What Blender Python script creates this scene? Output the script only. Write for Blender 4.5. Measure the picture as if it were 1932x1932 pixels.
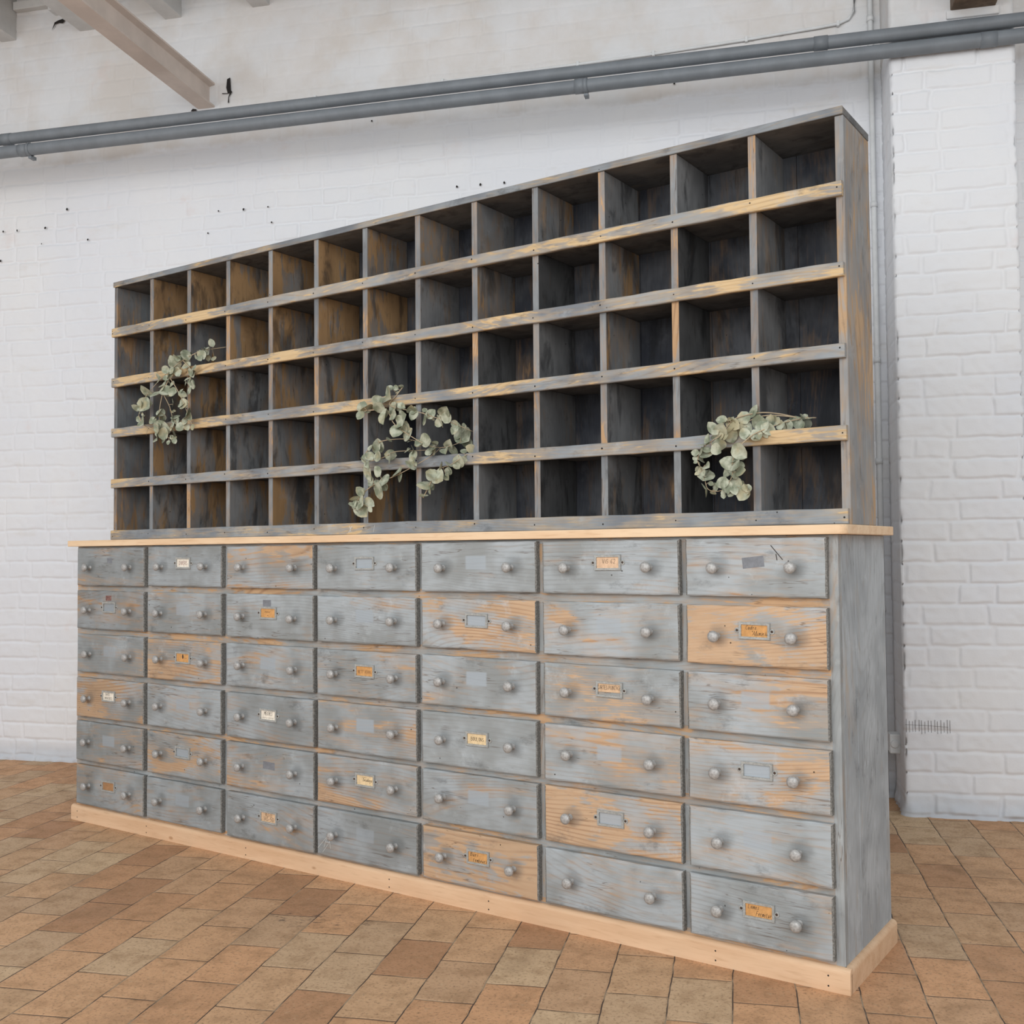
import bpy, bmesh, math, random
import numpy as np
from mathutils import Matrix, Vector

for _o in list(bpy.data.objects):
    bpy.data.objects.remove(_o, do_unlink=True)
scene = bpy.context.scene
COL = scene.collection

# ------------------------------------------------------------------ camera
cam_d = bpy.data.cameras.new('camera')
cam_d.sensor_width = 36.0
cam_d.lens = 36.0 * 2006.94 / 1932.0
cam_d.shift_y = 2.1 / 1932.0
cam_d.clip_start = 0.05
cam = bpy.data.objects.new('camera', cam_d)
COL.objects.link(cam)
_r = (0.9724832, 0.2328233, -0.0083538)
_d = (-0.0166144, 0.0335419, -0.9992992)
_f = (-0.2323799, 0.9719405, 0.0364872)
cam.matrix_world = Matrix(((_r[0], -_d[0], -_f[0], -0.153),
                           (_r[1], -_d[1], -_f[1], -2.460),
                           (_r[2], -_d[2], -_f[2], 0.967),
                           (0, 0, 0, 1)))
scene.camera = cam

# ------------------------------------------------------------------ light
world = bpy.data.worlds.new('daylight')
scene.world = world
world.use_nodes = True
_bg = world.node_tree.nodes['Background']
_bg.inputs['Color'].default_value = (0.93, 0.97, 1.0, 1)
_bg.inputs['Strength'].default_value = 0.50

def area_light(name, loc, target, sx, sy, energy, color):
    l = bpy.data.lights.new(name, 'AREA')
    l.shape = 'RECTANGLE'
    l.size, l.size_y, l.energy, l.color = sx, sy, energy, color
    o = bpy.data.objects.new(name, l)
    COL.objects.link(o)
    o.location = loc
    v = Vector(target) - Vector(loc)
    o.rotation_euler = v.to_track_quat('-Z', 'Y').to_euler()
    return o

area_light('window_daylight', (-4.2, -4.2, 2.5), (-0.5, 0.8, 1.4), 2.4, 2.0, 62, (1.0, 0.985, 0.96))
area_light('window_front_daylight', (-0.2, -5.3, 2.8), (-0.8, 1.6, 1.9), 7.0, 4.2, 240, (0.975, 0.99, 1.0))

scene.view_settings.view_transform = 'Standard'
scene.view_settings.look = 'None'
scene.view_settings.exposure = 0.16
scene.view_settings.gamma = 1.0
scene.view_settings.use_curve_mapping = False

# ------------------------------------------------------------------ node helpers
class NT:
    def __init__(self, name):
        self.m = bpy.data.materials.new(name)
        self.m.use_nodes = True
        self.t = self.m.node_tree
        self.b = self.t.nodes['Principled BSDF']
    def n(self, typ, props=None, **ins):
        x = self.t.nodes.new(typ)
        for k, v in (props or {}).items():
            setattr(x, k, v)
        for k, v in ins.items():
            key = int(k[1:]) if k[0] == '_' and k[1:].isdigit() else k.replace('_', ' ')
            self.s(x.inputs[key], v)
        return x
    def s(self, sock, v):
        if isinstance(v, bpy.types.NodeSocket):
            self.t.links.new(v, sock)
        elif isinstance(v, bpy.types.Node):
            self.t.links.new(v.outputs[0], sock)
        elif isinstance(v, (tuple, list)) and len(v) == 3 and sock.type == 'RGBA':
            sock.default_value = (*v, 1)
        else:
            sock.default_value = v
    def math(self, op, a, b=0.0, c=0.0, clamp=False):
        x = self.n('ShaderNodeMath', {'operation': op, 'use_clamp': clamp}, _0=a, _1=b, _2=c)
        return x.outputs[0]
    def mix(self, f, a, b, mode='MIX'):
        x = self.n('ShaderNodeMix', {'data_type': 'RGBA', 'blend_type': mode, 'clamp_factor': True})
        self.s(x.inputs[0], f); self.s(x.inputs[6], a); self.s(x.inputs[7], b)
        return x.outputs[2]
    def ss(self, v, lo, hi, a=0.0, b=1.0):
        x = self.n('ShaderNodeMapRange', {'interpolation_type': 'SMOOTHSTEP'}, Value=v)
        x.inputs['From Min'].default_value = lo; x.inputs['From Max'].default_value = hi
        x.inputs['To Min'].default_value = a; x.inputs['To Max'].default_value = b
        return x.outputs[0]
    def noise(self, vec, scale, detail=3.0, rough=0.55, dist=0.0):
        return self.n('ShaderNodeTexNoise', None, Vector=vec, Scale=scale, Detail=detail, Roughness=rough, Distortion=dist).outputs['Fac']
    def attr(self, name):
        return self.n('ShaderNodeAttribute', {'attribute_type': 'OBJECT', 'attribute_name': name}).outputs['Fac']
    def mapping(self, vec, scale=(1, 1, 1), loc=(0, 0, 0), rot=(0, 0, 0)):
        return self.n('ShaderNodeMapping', None, Vector=vec, Scale=scale, Location=loc, Rotation=rot).outputs[0]
    def obj(self):
        return self.n('ShaderNodeTexCoord').outputs['Object']
    def out(self, color, rough=0.7, bump=None, strength=0.2, dist=0.002, spec=0.3, metal=0.0):
        self.s(self.b.inputs['Base Color'], color)
        self.s(self.b.inputs['Roughness'], rough)
        self.b.inputs['Specular IOR Level'].default_value = spec
        self.b.inputs['Metallic'].default_value = metal
        if bump is not None:
            x = self.n('ShaderNodeBump', None, Height=bump, Strength=strength, Distance=dist)
            self.t.links.new(x.outputs[0], self.b.inputs['Normal'])
        return self.m

def painted_wood(name, axis, paint_a, paint_b, paint_thin, wood_a, wood_b, worn_lo=0.0, dark_mul=None, planks=None, streak=0.0, patch=False, warp_amt=210.0):
    """old paint rubbed through to bare wood; grain runs along the given axis.
    reads obj['wear'] (0..1), obj['seed'], obj['dark'] (0..1) of each board"""
    k = NT(name)
    co = k.obj()
    seed = k.attr('seed')
    off = k.n('ShaderNodeCombineXYZ', None, X=k.math('MULTIPLY', seed, 7.31), Y=k.math('MULTIPLY', seed, 3.17), Z=k.math('MULTIPLY', seed, 5.77))
    v = k.n('ShaderNodeVectorMath', {'operation': 'ADD'}, _0=co, _1=off.outputs[0]).outputs[0]
    st = {'X': (0.16, 1, 1), 'Z': (1, 1, 0.16), 'Y': (1, 0.16, 1)}[axis]
    vs = k.mapping(v, st)
    warp = k.noise(k.mapping(v, tuple(c ** 0.6 for c in st)), 2.6, 1.5, 0.5, 0.2)
    big = k.noise(k.mapping(v, tuple(c ** 0.55 for c in st)), 9.0, 4.0, 0.6, 0.6)
    fine = k.noise(vs, 90.0, 3.0, 0.6)
    streaks = k.noise(vs, 34.0, 3.0, 0.62, 0.4)
    # annual rings, strongly drawn out along the grain
    ringv = k.n('ShaderNodeSeparateXYZ', None, Vector=v)
    cross = {'X': 'Z', 'Z': 'X', 'Y': 'X'}[axis]
    ph = k.math('ADD', k.math('MULTIPLY', ringv.outputs[cross], 520.0), k.math('MULTIPLY', warp, warp_amt))
    ring = k.math('POWER', k.math('ADD', k.math('MULTIPLY', k.math('SINE', ph), 0.5), 0.5), 4.0)
    rm = k.ss(k.noise(k.mapping(v, tuple(c ** 0.5 for c in st)), 7.0, 3.0), 0.38, 0.66, 0.08, 0.75)
    wear = k.attr('wear')
    e = k.math('ADD', k.math('MULTIPLY', big, 1.35), k.math('MULTIPLY', streaks, 0.55))
    e = k.math('ADD', e, k.math('MULTIPLY', ring, 0.10))
    e = k.math('ADD', e, k.math('MULTIPLY', k.math('SUBTRACT', fine, 0.34), 0.5))
    e = k.math('ADD', e, k.math('MULTIPLY', wear, 0.86))
    bare = k.ss(e, 1.57, 1.68)
    thin = k.ss(e, 1.30, 1.60)
    wood = k.mix(k.math('MULTIPLY', ring, rm), wood_a, wood_b)
    wood = k.mix(k.ss(streaks, 0.45, 0.75, 0.0, 0.30), wood, wood_b)
    wood = k.mix(k.ss(k.noise(k.mapping(v, tuple(c ** 0.5 for c in st)), 10.0, 4.0, 0.6), 0.45, 0.72, 0.0, 0.55), wood, tuple(0.74 * x for x in wood_a))
    pn = k.noise(v, 6.0, 3.0)
    paint = k.mix(k.ss(pn, 0.35, 0.65), paint_a, paint_b)
    paint = k.mix(k.ss(fine, 0.42, 0.75, 0.0, 0.35), paint, paint_thin)
    ln = k.noise(k.mapping(v, tuple(0.35 * c if c < 1 else c for c in st)), 75.0, 2.0, 0.5)
    crack = k.math('MULTIPLY', k.ss(k.math('ABSOLUTE', k.math('SUBTRACT', ln, 0.5)), 0.004, 0.016, 1.0, 0.0), k.ss(k.noise(k.mapping(v, tuple(c ** 0.5 for c in st)), 12.0, 3.0), 0.48, 0.62))
    half = k.mix(k.math('ADD', k.math('MULTIPLY', streaks, 0.55), 0.06), paint, wood)
    c = k.mix(thin, paint, half)
    c = k.mix(bare, c, wood)
    c = k.mix(k.math('MULTIPLY', k.math('MULTIPLY', ring, rm), 0.22), c, tuple(0.45 * x for x in paint_thin))
    c = k.mix(k.math('MULTIPLY', crack, 0.5), c, tuple(0.22 * x for x in wood_b))
    # grime: dark scuffs and specks
    gr = k.noise(k.mapping(v, tuple(c_ ** 0.4 for c_ in st)), 16.0, 6.0, 0.72)
    c = k.mix(k.ss(gr, 0.56, 0.76, 0.0, 0.62), c, tuple(0.32 * x for x in paint_a))
    lt = k.noise(v, 11.0, 5.0, 0.7)
    c = k.mix(k.ss(lt, 0.58, 0.78, 0.0, 0.45), c, tuple(min(1, 1.45 * x) for x in paint_b))
    vo = k.n('ShaderNodeTexVoronoi', None, Vector=v, Scale=21.0)
    rnd = k.n('ShaderNodeSeparateColor', None, Color=vo.outputs['Color']).outputs[0]
    pin = k.math('MULTIPLY', k.math('LESS_THAN', vo.outputs['Distance'], 0.042), k.math('GREATER_THAN', rnd, 0.45))
    c = k.mix(k.math('MULTIPLY', pin, 0.85), c, (0.015, 0.012, 0.01))
    if streak:
        dr = k.noise(k.mapping(v, (1, 1, 0.35)), 13.0, 4.0, 0.62, 0.5)
        c = k.mix(k.ss(dr, 0.50, 0.66, 0.0, streak), c, (0.014, 0.015, 0.018))
    if patch:
        p = k.n('ShaderNodeSeparateXYZ', None, Vector=co)
        fx = k.ss(k.math('ABSOLUTE', k.math('ADD', p.outputs['X'], k.math('MULTIPLY', k.math('SUBTRACT', warp, 0.5), 0.02))), 0.030, 0.038, 1.0, 0.0)
        fz = k.ss(k.math('ABSOLUTE', k.math('SUBTRACT', p.outputs['Z'], 0.012)), 0.016, 0.021, 1.0, 0.0)
        f = k.math('MULTIPLY', k.math('MULTIPLY', fx, fz), k.attr('patch'))
        c = k.mix(f, c, (0.375, 0.42, 0.46))
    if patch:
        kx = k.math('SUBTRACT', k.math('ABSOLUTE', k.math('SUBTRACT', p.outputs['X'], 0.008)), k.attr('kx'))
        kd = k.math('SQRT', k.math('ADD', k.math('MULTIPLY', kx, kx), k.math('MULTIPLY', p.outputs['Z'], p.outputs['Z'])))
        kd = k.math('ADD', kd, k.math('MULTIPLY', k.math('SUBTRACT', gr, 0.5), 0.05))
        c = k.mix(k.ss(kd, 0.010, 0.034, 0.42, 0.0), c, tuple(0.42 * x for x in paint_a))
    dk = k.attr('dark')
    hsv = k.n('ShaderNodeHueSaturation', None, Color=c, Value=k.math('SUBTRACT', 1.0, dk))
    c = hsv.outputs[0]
    h = k.math('ADD', k.math('MULTIPLY', fine, 0.5), k.math('SUBTRACT', k.math('MULTIPLY', ring, 0.35), k.math('MULTIPLY', bare, 0.25)))
    return k.out(c, 0.72, h, 0.28, 0.0018, 0.25)

def raw_pine(name, axis, ca, cb, knot):
    k = NT(name)
    co = k.obj()
    st = {'X': (0.1, 1, 1), 'Y': (1, 0.1, 1), 'Z': (1, 1, 0.1)}[axis]
    v = k.mapping(co, st)
    n1 = k.noise(v, 30.0, 4.0, 0.6)
    n2 = k.noise(v, 150.0, 2.0)
    n3 = k.noise(co, 3.0, 2.0)
    c = k.mix(k.ss(n1, 0.35, 0.7), ca, cb)
    c = k.mix(k.ss(n2, 0.5, 0.8, 0.0, 0.35), c, knot)
    c = k.mix(k.ss(n3, 0.4, 0.7, 0.0, 0.25), c, cb)
    vo = k.n('ShaderNodeTexVoronoi', None, Vector=k.mapping(co, (0.5, 1, 1)), Scale=9.0)
    rnd = k.n('ShaderNodeSeparateColor', None, Color=vo.outputs['Color']).outputs[0]
    f = k.math('MULTIPLY', k.ss(vo.outputs['Distance'], 0.03, 0.07, 1.0, 0.0), k.math('GREATER_THAN', rnd, 0.7))
    c = k.mix(k.math('MULTIPLY', f, 0.8), c, knot)
    return k.out(c, 0.6, n2, 0.12, 0.001, 0.3)

def plain(name, col, rough=0.6, metal=0.0, var=0.12, scale=30.0, bump=0.1, spec=0.4):
    k = NT(name)
    co = k.obj()
    n = k.noise(co, scale, 4.0, 0.6)
    c = k.mix(k.ss(n, 0.3, 0.72), tuple(x * (1 - var) for x in col), tuple(min(1, x * (1 + var)) for x in col))
    return k.out(c, rough, n, bump, 0.001, spec, metal)

# drawer fronts: blue-grey paint over pine
GREY_A, GREY_B, GREY_T = (0.285, 0.302, 0.302), (0.405, 0.44, 0.462), (0.235, 0.235, 0.222)
M_DRAWER = painted_wood('drawer_paint', 'X', GREY_A, GREY_B, GREY_T, (0.565, 0.39, 0.25), (0.43, 0.245, 0.135), patch=True)
M_FRAME_X = painted_wood('frame_paint', 'X', (0.265, 0.28, 0.28), (0.36, 0.38, 0.385), GREY_T, (0.55, 0.355, 0.205), (0.42, 0.23, 0.12))
M_STILE = painted_wood('stile_paint', 'Z', (0.285, 0.30, 0.305), (0.385, 0.405, 0.41), GREY_T, (0.52, 0.35, 0.21), (0.40, 0.23, 0.12))
M_SIDE = painted_wood('side_paint', 'Z', (0.33, 0.355, 0.375), (0.45, 0.482, 0.505), (0.27, 0.285, 0.29), (0.46, 0.38, 0.30), (0.33, 0.26, 0.20))
# pigeonholes: darker blue-grey paint
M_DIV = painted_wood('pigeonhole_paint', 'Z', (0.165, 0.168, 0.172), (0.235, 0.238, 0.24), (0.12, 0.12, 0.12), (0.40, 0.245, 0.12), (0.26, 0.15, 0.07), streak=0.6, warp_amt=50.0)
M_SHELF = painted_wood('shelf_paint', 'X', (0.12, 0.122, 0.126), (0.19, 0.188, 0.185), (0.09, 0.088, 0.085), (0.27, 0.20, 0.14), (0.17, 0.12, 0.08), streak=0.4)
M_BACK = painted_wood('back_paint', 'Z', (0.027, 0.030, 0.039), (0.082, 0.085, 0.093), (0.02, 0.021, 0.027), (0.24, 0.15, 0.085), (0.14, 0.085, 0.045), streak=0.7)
M_RAIL = painted_wood('rail_paint', 'X', (0.185, 0.20, 0.22), (0.285, 0.305, 0.32), (0.12, 0.125, 0.13), (0.62, 0.455, 0.26), (0.46, 0.30, 0.155))
M_EDGE = painted_wood('upright_paint', 'Z', (0.18, 0.192, 0.205), (0.265, 0.28, 0.29), (0.11, 0.11, 0.112), (0.50, 0.32, 0.18), (0.34, 0.195, 0.10))
M_HSIDE = painted_wood('hutch_side_paint', 'Z', (0.225, 0.23, 0.235), (0.30, 0.305, 0.305), (0.165, 0.155, 0.148), (0.46, 0.315, 0.19), (0.34, 0.225, 0.135))
M_END = plain('weathered_end_gap_shade', (0.19, 0.185, 0.172), 0.85, 0, 0.45, 260.0, 0.5)  # weathered end grain, darkened further to paint gap shade beside the drawers
M_PINE = raw_pine('raw_pine', 'X', (0.80, 0.60, 0.40), (0.72, 0.50, 0.31), (0.45, 0.25, 0.12))
M_PINE2 = raw_pine('plinth_pine', 'X', (0.71, 0.49, 0.315), (0.63, 0.41, 0.25), (0.40, 0.22, 0.11))
M_KNOB = plain('knob_aluminium', (0.40, 0.395, 0.385), 0.5, 0.3, 0.25, 160.0, 0.3)
M_HOLDER = plain('holder_painted_metal', (0.36, 0.365, 0.35), 0.55, 0.15, 0.2, 140.0, 0.2)
M_SCREW = plain('rusty_screw', (0.06, 0.04, 0.03), 0.7, 0.2)
M_INK = plain('ink', (0.035, 0.028, 0.025), 0.8)
M_INKRED = plain('red_ink', (0.20, 0.045, 0.035), 0.8)
M_INKFAINT = plain('faint_ink', (0.20, 0.10, 0.045), 0.8)
M_CHALK = plain('chalk', (0.62, 0.62, 0.60), 0.9)
M_HOLE = plain('dark_hole', (0.02, 0.017, 0.016), 0.95)
M_TAPE = plain('old_tape', (0.185, 0.195, 0.215), 0.5, 0, 0.15, 60)
M_TAPE_RED = plain('torn_tape', (0.20, 0.10, 0.085), 0.6, 0, 0.5, 120)
CARD = {}
for nm, c in (('white', (0.74, 0.66, 0.52)), ('cream', (0.72, 0.55, 0.33)), ('pink', (0.66, 0.46, 0.31)), ('buff', (0.63, 0.43, 0.27)),
              ('orange', (0.58, 0.31, 0.12)), ('brown', (0.36, 0.20, 0.10)), ('ivory', (0.76, 0.70, 0.60))):
    CARD[nm] = plain('card_' + nm, c, 0.85, 0, 0.14, 70.0, 0.05, 0.2)
M_PIPE = plain('grey_pipe_paint', (0.18, 0.20, 0.22), 0.5, 0, 0.08, 14.0, 0.08)
M_WHITE = plain('white_gloss_paint', (0.66, 0.675, 0.68), 0.55, 0, 0.06, 20.0, 0.1)
M_BEAM = plain('beam_cream_paint', (0.63, 0.545, 0.485), 0.6, 0, 0.07, 8.0, 0.1)
M_JOIST = plain('joist_white_paint', (0.60, 0.60, 0.59), 0.75, 0, 0.07, 9.0, 0.15)
M_TIMBER = plain('dark_timber', (0.16, 0.115, 0.08), 0.75, 0, 0.3, 25.0, 0.3)
M_STEM = plain('dry_stem', (0.42, 0.33, 0.22), 0.7)
k = NT('eucalyptus_leaf')
_co = k.obj()
_n = k.noise(_co, 38.0, 3.0)
_n2 = k.noise(_co, 260.0, 2.0)
_c = k.mix(k.ss(_n, 0.36, 0.64), (0.20, 0.225, 0.155), (0.46, 0.475, 0.37))
_c = k.mix(k.ss(k.noise(_co, 21.0, 2.0), 0.5, 0.7, 0, 0.7), _c, (0.42, 0.36, 0.215))
M_LEAF = k.out(k.mix(k.ss(_n2, 0.5, 0.8, 0, 0.25), _c, (0.20, 0.21, 0.14)), 0.6, _n2, 0.15, 0.001, 0.3)

# white painted brick
k = NT('white_painted_brick')
_co = k.obj()
_n = k.noise(_co, 1.3, 4.0, 0.6)
_n2 = k.noise(_co, 120.0, 4.0, 0.65)
_n3 = k.noise(k.mapping(_co, (1, 1, 2.5)), 5.0, 5.0, 0.65)
_c = k.mix(k.ss(_n, 0.35, 0.68), (0.735, 0.75, 0.785), (0.775, 0.78, 0.79))
_c = k.mix(k.ss(_n3, 0.56, 0.78, 0, 0.4), _c, (0.66, 0.635, 0.60))
_z = k.n('ShaderNodeSeparateXYZ', None, Vector=_co).outputs['Z']
_zn = k.math('ADD', _z, k.math('MULTIPLY', k.math('SUBTRACT', k.noise(_co, 5.0, 5.0, 0.65), 0.5), 0.10))
_pl = k.math('MULTIPLY', k.ss(_zn, 2.845, 2.875), k.ss(k.noise(_co, 2.2, 5.0, 0.7), 0.30, 0.62, 0.55, 1.0))
_c = k.mix(k.math('MULTIPLY', _pl, 0.9), _c, k.mix(k.ss(k.noise(_co, 3.1, 4.0, 0.6), 0.4, 0.62), (0.60, 0.565, 0.53), (0.64, 0.645, 0.65)))
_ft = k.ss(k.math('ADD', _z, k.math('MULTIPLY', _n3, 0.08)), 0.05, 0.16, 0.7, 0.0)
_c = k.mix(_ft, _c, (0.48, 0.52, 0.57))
_pk = k.math('MULTIPLY', k.ss(k.noise(_co, 4.2, 4.0, 0.7), 0.60, 0.74), 0.22)
_c = k.mix(_pk, _c, (0.70, 0.56, 0.52))
M_BRICK = k.out(_c, 0.62, _n2, 0.22, 0.003, 0.35)

# terracotta floor tiles
k = NT('terracotta_tiles')
_co = k.obj()
_sx = k.n('ShaderNodeSeparateXYZ', None, Vector=_co)
_w = k.math('MULTIPLY', k.math('SUBTRACT', k.noise(_co, 9.0, 2.0), 0.5), 0.010)
_cx = k.n('ShaderNodeCombineXYZ', None, X=k.math('ADD', _sx.outputs['Y'], _w), Y=k.math('ADD', _sx.outputs['X'], _w), Z=0.0)
_mp = k.mapping(_cx.outputs[0], (1, 1, 1), (0.0962, 0.1067, 0))
def _brick(mortar, smooth, c1, c2, bias):
    b = k.n('ShaderNodeTexBrick', {'offset': 0.5, 'offset_frequency': 2, 'squash': 1.0}, Vector=_mp, Scale=1.0)
    b.inputs['Color1'].default_value = c1; b.inputs['Color2'].default_value = c2
    b.inputs['Mortar'].default_value = (0, 0, 0, 1)
    b.inputs['Mortar Size'].default_value = mortar; b.inputs['Mortar Smooth'].default_value = smooth
    b.inputs['Bias'].default_value = bias
    b.inputs['Brick Width'].default_value = 0.2262; b.inputs['Row Height'].default_value = 0.1357
    return b
_bk = _brick(0.0018, 0.3, (0, 0, 0, 1), (1, 1, 1, 1), 0.0)
_rnd = k.n('ShaderNodeSeparateColor', None, Color=_bk.outputs['Color']).outputs[0]
_ramp = k.n('ShaderNodeValToRGB', None, Fac=_rnd)
_els = _ramp.color_ramp.elements
_els[0].position = 0.0; _els[0].color = (0.426, 0.234, 0.131, 1)
_els[1].position = 1.0; _els[1].color = (0.645, 0.465, 0.291, 1)
for _p, _q in ((0.15, (0.564, 0.317, 0.173, 1)), (0.35, (0.648, 0.387, 0.218, 1)), (0.5, (0.581, 0.373, 0.219, 1)), (0.65, (0.645, 0.360, 0.194, 1)), (0.82, (0.524, 0.348, 0.215, 1))):
    _e = _els.new(_p); _e.color = _q
_n1 = k.noise(_co, 14.0, 5.0, 0.68)
_n2 = k.noise(_co, 130.0, 4.0, 0.7)
_n3 = k.noise(_co, 3.2, 5.0, 0.65)
_c = k.mix(k.ss(_n1, 0.42, 0.72, 0, 0.5), _ramp.outputs[0], (0.27, 0.155, 0.078))
_c = k.mix(k.ss(_n2, 0.50, 0.70, 0, 0.7), _c, (0.19, 0.115, 0.065))
_c = k.mix(k.ss(k.noise(_co, 70.0, 3.0), 0.55, 0.78, 0, 0.32), _c, (0.56, 0.43, 0.28))
_c = k.mix(k.ss(_n3, 0.50, 0.74, 0, 0.45), _c, (0.21, 0.13, 0.075))
_gm = k.mix(k.ss(k.noise(_co, 11.0, 3.0), 0.45, 0.65), (0.085, 0.062, 0.048), (0.33, 0.25, 0.17))
_c = k.mix(_bk.outputs['Fac'], _c, _gm)
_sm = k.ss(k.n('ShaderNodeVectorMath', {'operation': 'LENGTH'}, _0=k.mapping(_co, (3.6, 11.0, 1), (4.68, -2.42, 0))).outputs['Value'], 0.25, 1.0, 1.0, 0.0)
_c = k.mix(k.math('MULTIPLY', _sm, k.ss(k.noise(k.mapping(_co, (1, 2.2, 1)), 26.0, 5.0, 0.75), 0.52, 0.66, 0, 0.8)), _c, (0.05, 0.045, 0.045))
_bk2 = _brick(0.006, 1.0, (1, 1, 1, 1), (1, 1, 1, 1), 0.0)
_h = k.math('ADD', k.math('MULTIPLY', k.math('SUBTRACT', 1.0, _bk2.outputs['Fac']), 1.0), k.math('MULTIPLY', _n2, 0.22))
_h = k.math('ADD', _h, k.math('MULTIPLY', _n1, 0.5))
M_TILE = k.out(_c, k.ss(_n1, 0.3, 0.7, 0.62, 0.82), _h, 0.55, 0.0025, 0.2)

# ------------------------------------------------------------------ mesh helpers
def mesh_obj(name, bm, mats, parent=None, smooth=False, bevel=0.0, seg=2, loc=None):
    if bevel > 0:
        bmesh.ops.bevel(bm, geom=[e for e in bm.edges], offset=bevel, segments=seg, profile=0.5, affect='EDGES', clamp_overlap=True)
    me = bpy.data.meshes.new(name)
    bm.to_mesh(me); bm.free()
    if not isinstance(mats, (list, tuple)):
        mats = [mats]
    for m in mats:
        me.materials.append(m)
    if smooth:
        for p in me.polygons:
            p.use_smooth = True
    o = bpy.data.objects.new(name, me)
    COL.objects.link(o)
    if parent is not None:
        o.parent = parent
    if loc is not None:
        o.location = loc
    return o

def box(bm, x0, x1, y0, y1, z0, z1, mi=0):
    vs = [bm.verts.new(p) for p in ((x0, y0, z0), (x1, y0, z0), (x1, y1, z0), (x0, y1, z0), (x0, y0, z1), (x1, y0, z1), (x1, y1, z1), (x0, y1, z1))]
    for f in ((0, 3, 2, 1), (4, 5, 6, 7), (0, 1, 5, 4), (1, 2, 6, 5), (2, 3, 7, 6), (3, 0, 4, 7)):
        bm.faces.new([vs[i] for i in f]).material_index = mi
    return vs

def boxes(*bs):
    bm = bmesh.new()
    for b in bs:
        box(bm, *b)
    return bm

def prism(bm, poly, axis, a, b, mi=0):
    """extrude a 2D polygon along an axis ('X' -> (y,z), 'Y' -> (x,z), 'Z' -> (x,y))"""
    def P(p, t):
        return {'X': (t, p[0], p[1]), 'Y': (p[0], t, p[1]), 'Z': (p[0], p[1], t)}[axis]
    A = [bm.verts.new(P(p, a)) for p in poly]; B = [bm.verts.new(P(p, b)) for p in poly]
    n = len(poly)
    for i in range(n):
        bm.faces.new((A[i], A[(i + 1) % n], B[(i + 1) % n], B[i])).material_index = mi
    bm.faces.new(A[::-1]).material_index = mi
    bm.faces.new(B).material_index = mi
    return A + B

def tube(bm, pts, r, seg=10, r_end=None, cap=True, mi=0):
    pts = [Vector(p) for p in pts]
    rings = []
    up = Vector((0, 0, 1))
    for i, p in enumerate(pts):
        t = (pts[min(i + 1, len(pts) - 1)] - pts[max(i - 1, 0)]).normalized()
        a = t.cross(up)
        if a.length < 1e-3:
            a = t.cross(Vector((1, 0, 0)))
        a.normalize(); b = t.cross(a).normalized()
        rr = r if r_end is None else r + (r_end - r) * i / (len(pts) - 1)
        rings.append([bm.verts.new(p + (a * math.cos(2 * math.pi * j / seg) + b * math.sin(2 * math.pi * j / seg)) * rr) for j in range(seg)])
    for A, B in zip(rings[:-1], rings[1:]):
        for j in range(seg):
            f = bm.faces.new((A[j], A[(j + 1) % seg], B[(j + 1) % seg], B[j])); f.smooth = True; f.material_index = mi
    if cap:
        bm.faces.new(rings[0][::-1]).material_index = mi
        bm.faces.new(rings[-1]).material_index = mi

def lathe(bm, prof, seg=20, mi=0):
    """profile (r, y) turned about the y axis, pointing towards -y"""
    rings = []
    for r, y in prof:
        rings.append([bm.verts.new((r * math.cos(2 * math.pi * j / seg), y, r * math.sin(2 * math.pi * j / seg))) for j in range(seg)])
    for A, B in zip(rings[:-1], rings[1:]):
        for j in range(seg):
            f = bm.faces.new((A[j], A[(j + 1) % seg], B[(j + 1) % seg], B[j])); f.smooth = True; f.material_index = mi
    bm.faces.new(rings[-1]).material_index = mi
    bm.faces.new(rings[0][::-1]).material_index = mi

def fix(bm):
    bmesh.ops.recalc_face_normals(bm, faces=bm.faces)
    return bm

def strokes(bm, lines, w, y=0.0, mi=0, th=0.0003):
    """flat pen strokes in the x-z plane, facing -y"""
    for ln in lines:
        for (x0, z0), (x1, z1) in zip(ln[:-1], ln[1:]):
            dx, dz = x1 - x0, z1 - z0
            l = math.hypot(dx, dz)
            if l < 1e-7:
                continue
            nx, nz = -dz / l * w / 2, dx / l * w / 2
            ex, ez = dx / l * w * 0.3, dz / l * w * 0.3
            q = [bm.verts.new(p) for p in ((x0 - ex + nx, y, z0 - ez + nz), (x1 + ex + nx, y, z1 + ez + nz), (x1 + ex - nx, y, z1 + ez - nz), (x0 - ex - nx, y, z0 - ez - nz))]
            f = bm.faces.new(q); f.material_index = mi
            if f.normal.y > 0:
                f.normal_flip()

def tag(o, label=None, cat=None, group=None, kind=None):
    if label: o['label'] = label
    if cat: o['category'] = cat
    if group: o['group'] = group
    if kind: o['kind'] = kind
    return o

def empty(name, parent=None, loc=(0, 0, 0), rz=0.0):
    o = bpy.data.objects.new(name, None)
    o.empty_display_size = 0.1
    COL.objects.link(o)
    o.location = loc; o.rotation_euler = (0, 0, rz)
    if parent: o.parent = parent
    return o

def props(o, wear, seed, dark=0.0, patch=0.0):
    o['wear'] = float(wear); o['seed'] = float(seed); o['dark'] = float(dark); o['patch'] = float(patch)
    return o

rng = random.Random(11)
nrng = np.random.default_rng(5)

# ------------------------------------------------------------------ the setting
WALL_Y, PIER_Y, PIER_X0, PIER_X1 = 1.945, 1.650, 0.320, 0.752
TOP_Z = 3.70

bm = boxes((-6.0, 3.2, -4.0, 2.3, -0.12, 0.0))
floor = mesh_obj('floor', bm, M_TILE)
floor.rotation_euler = (0, 0, math.radians(1.5))
tag(floor, kind='structure')

def smooth01(t):
    t = np.clip(t, 0, 1); return t * t * (3 - 2 * t)

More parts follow.
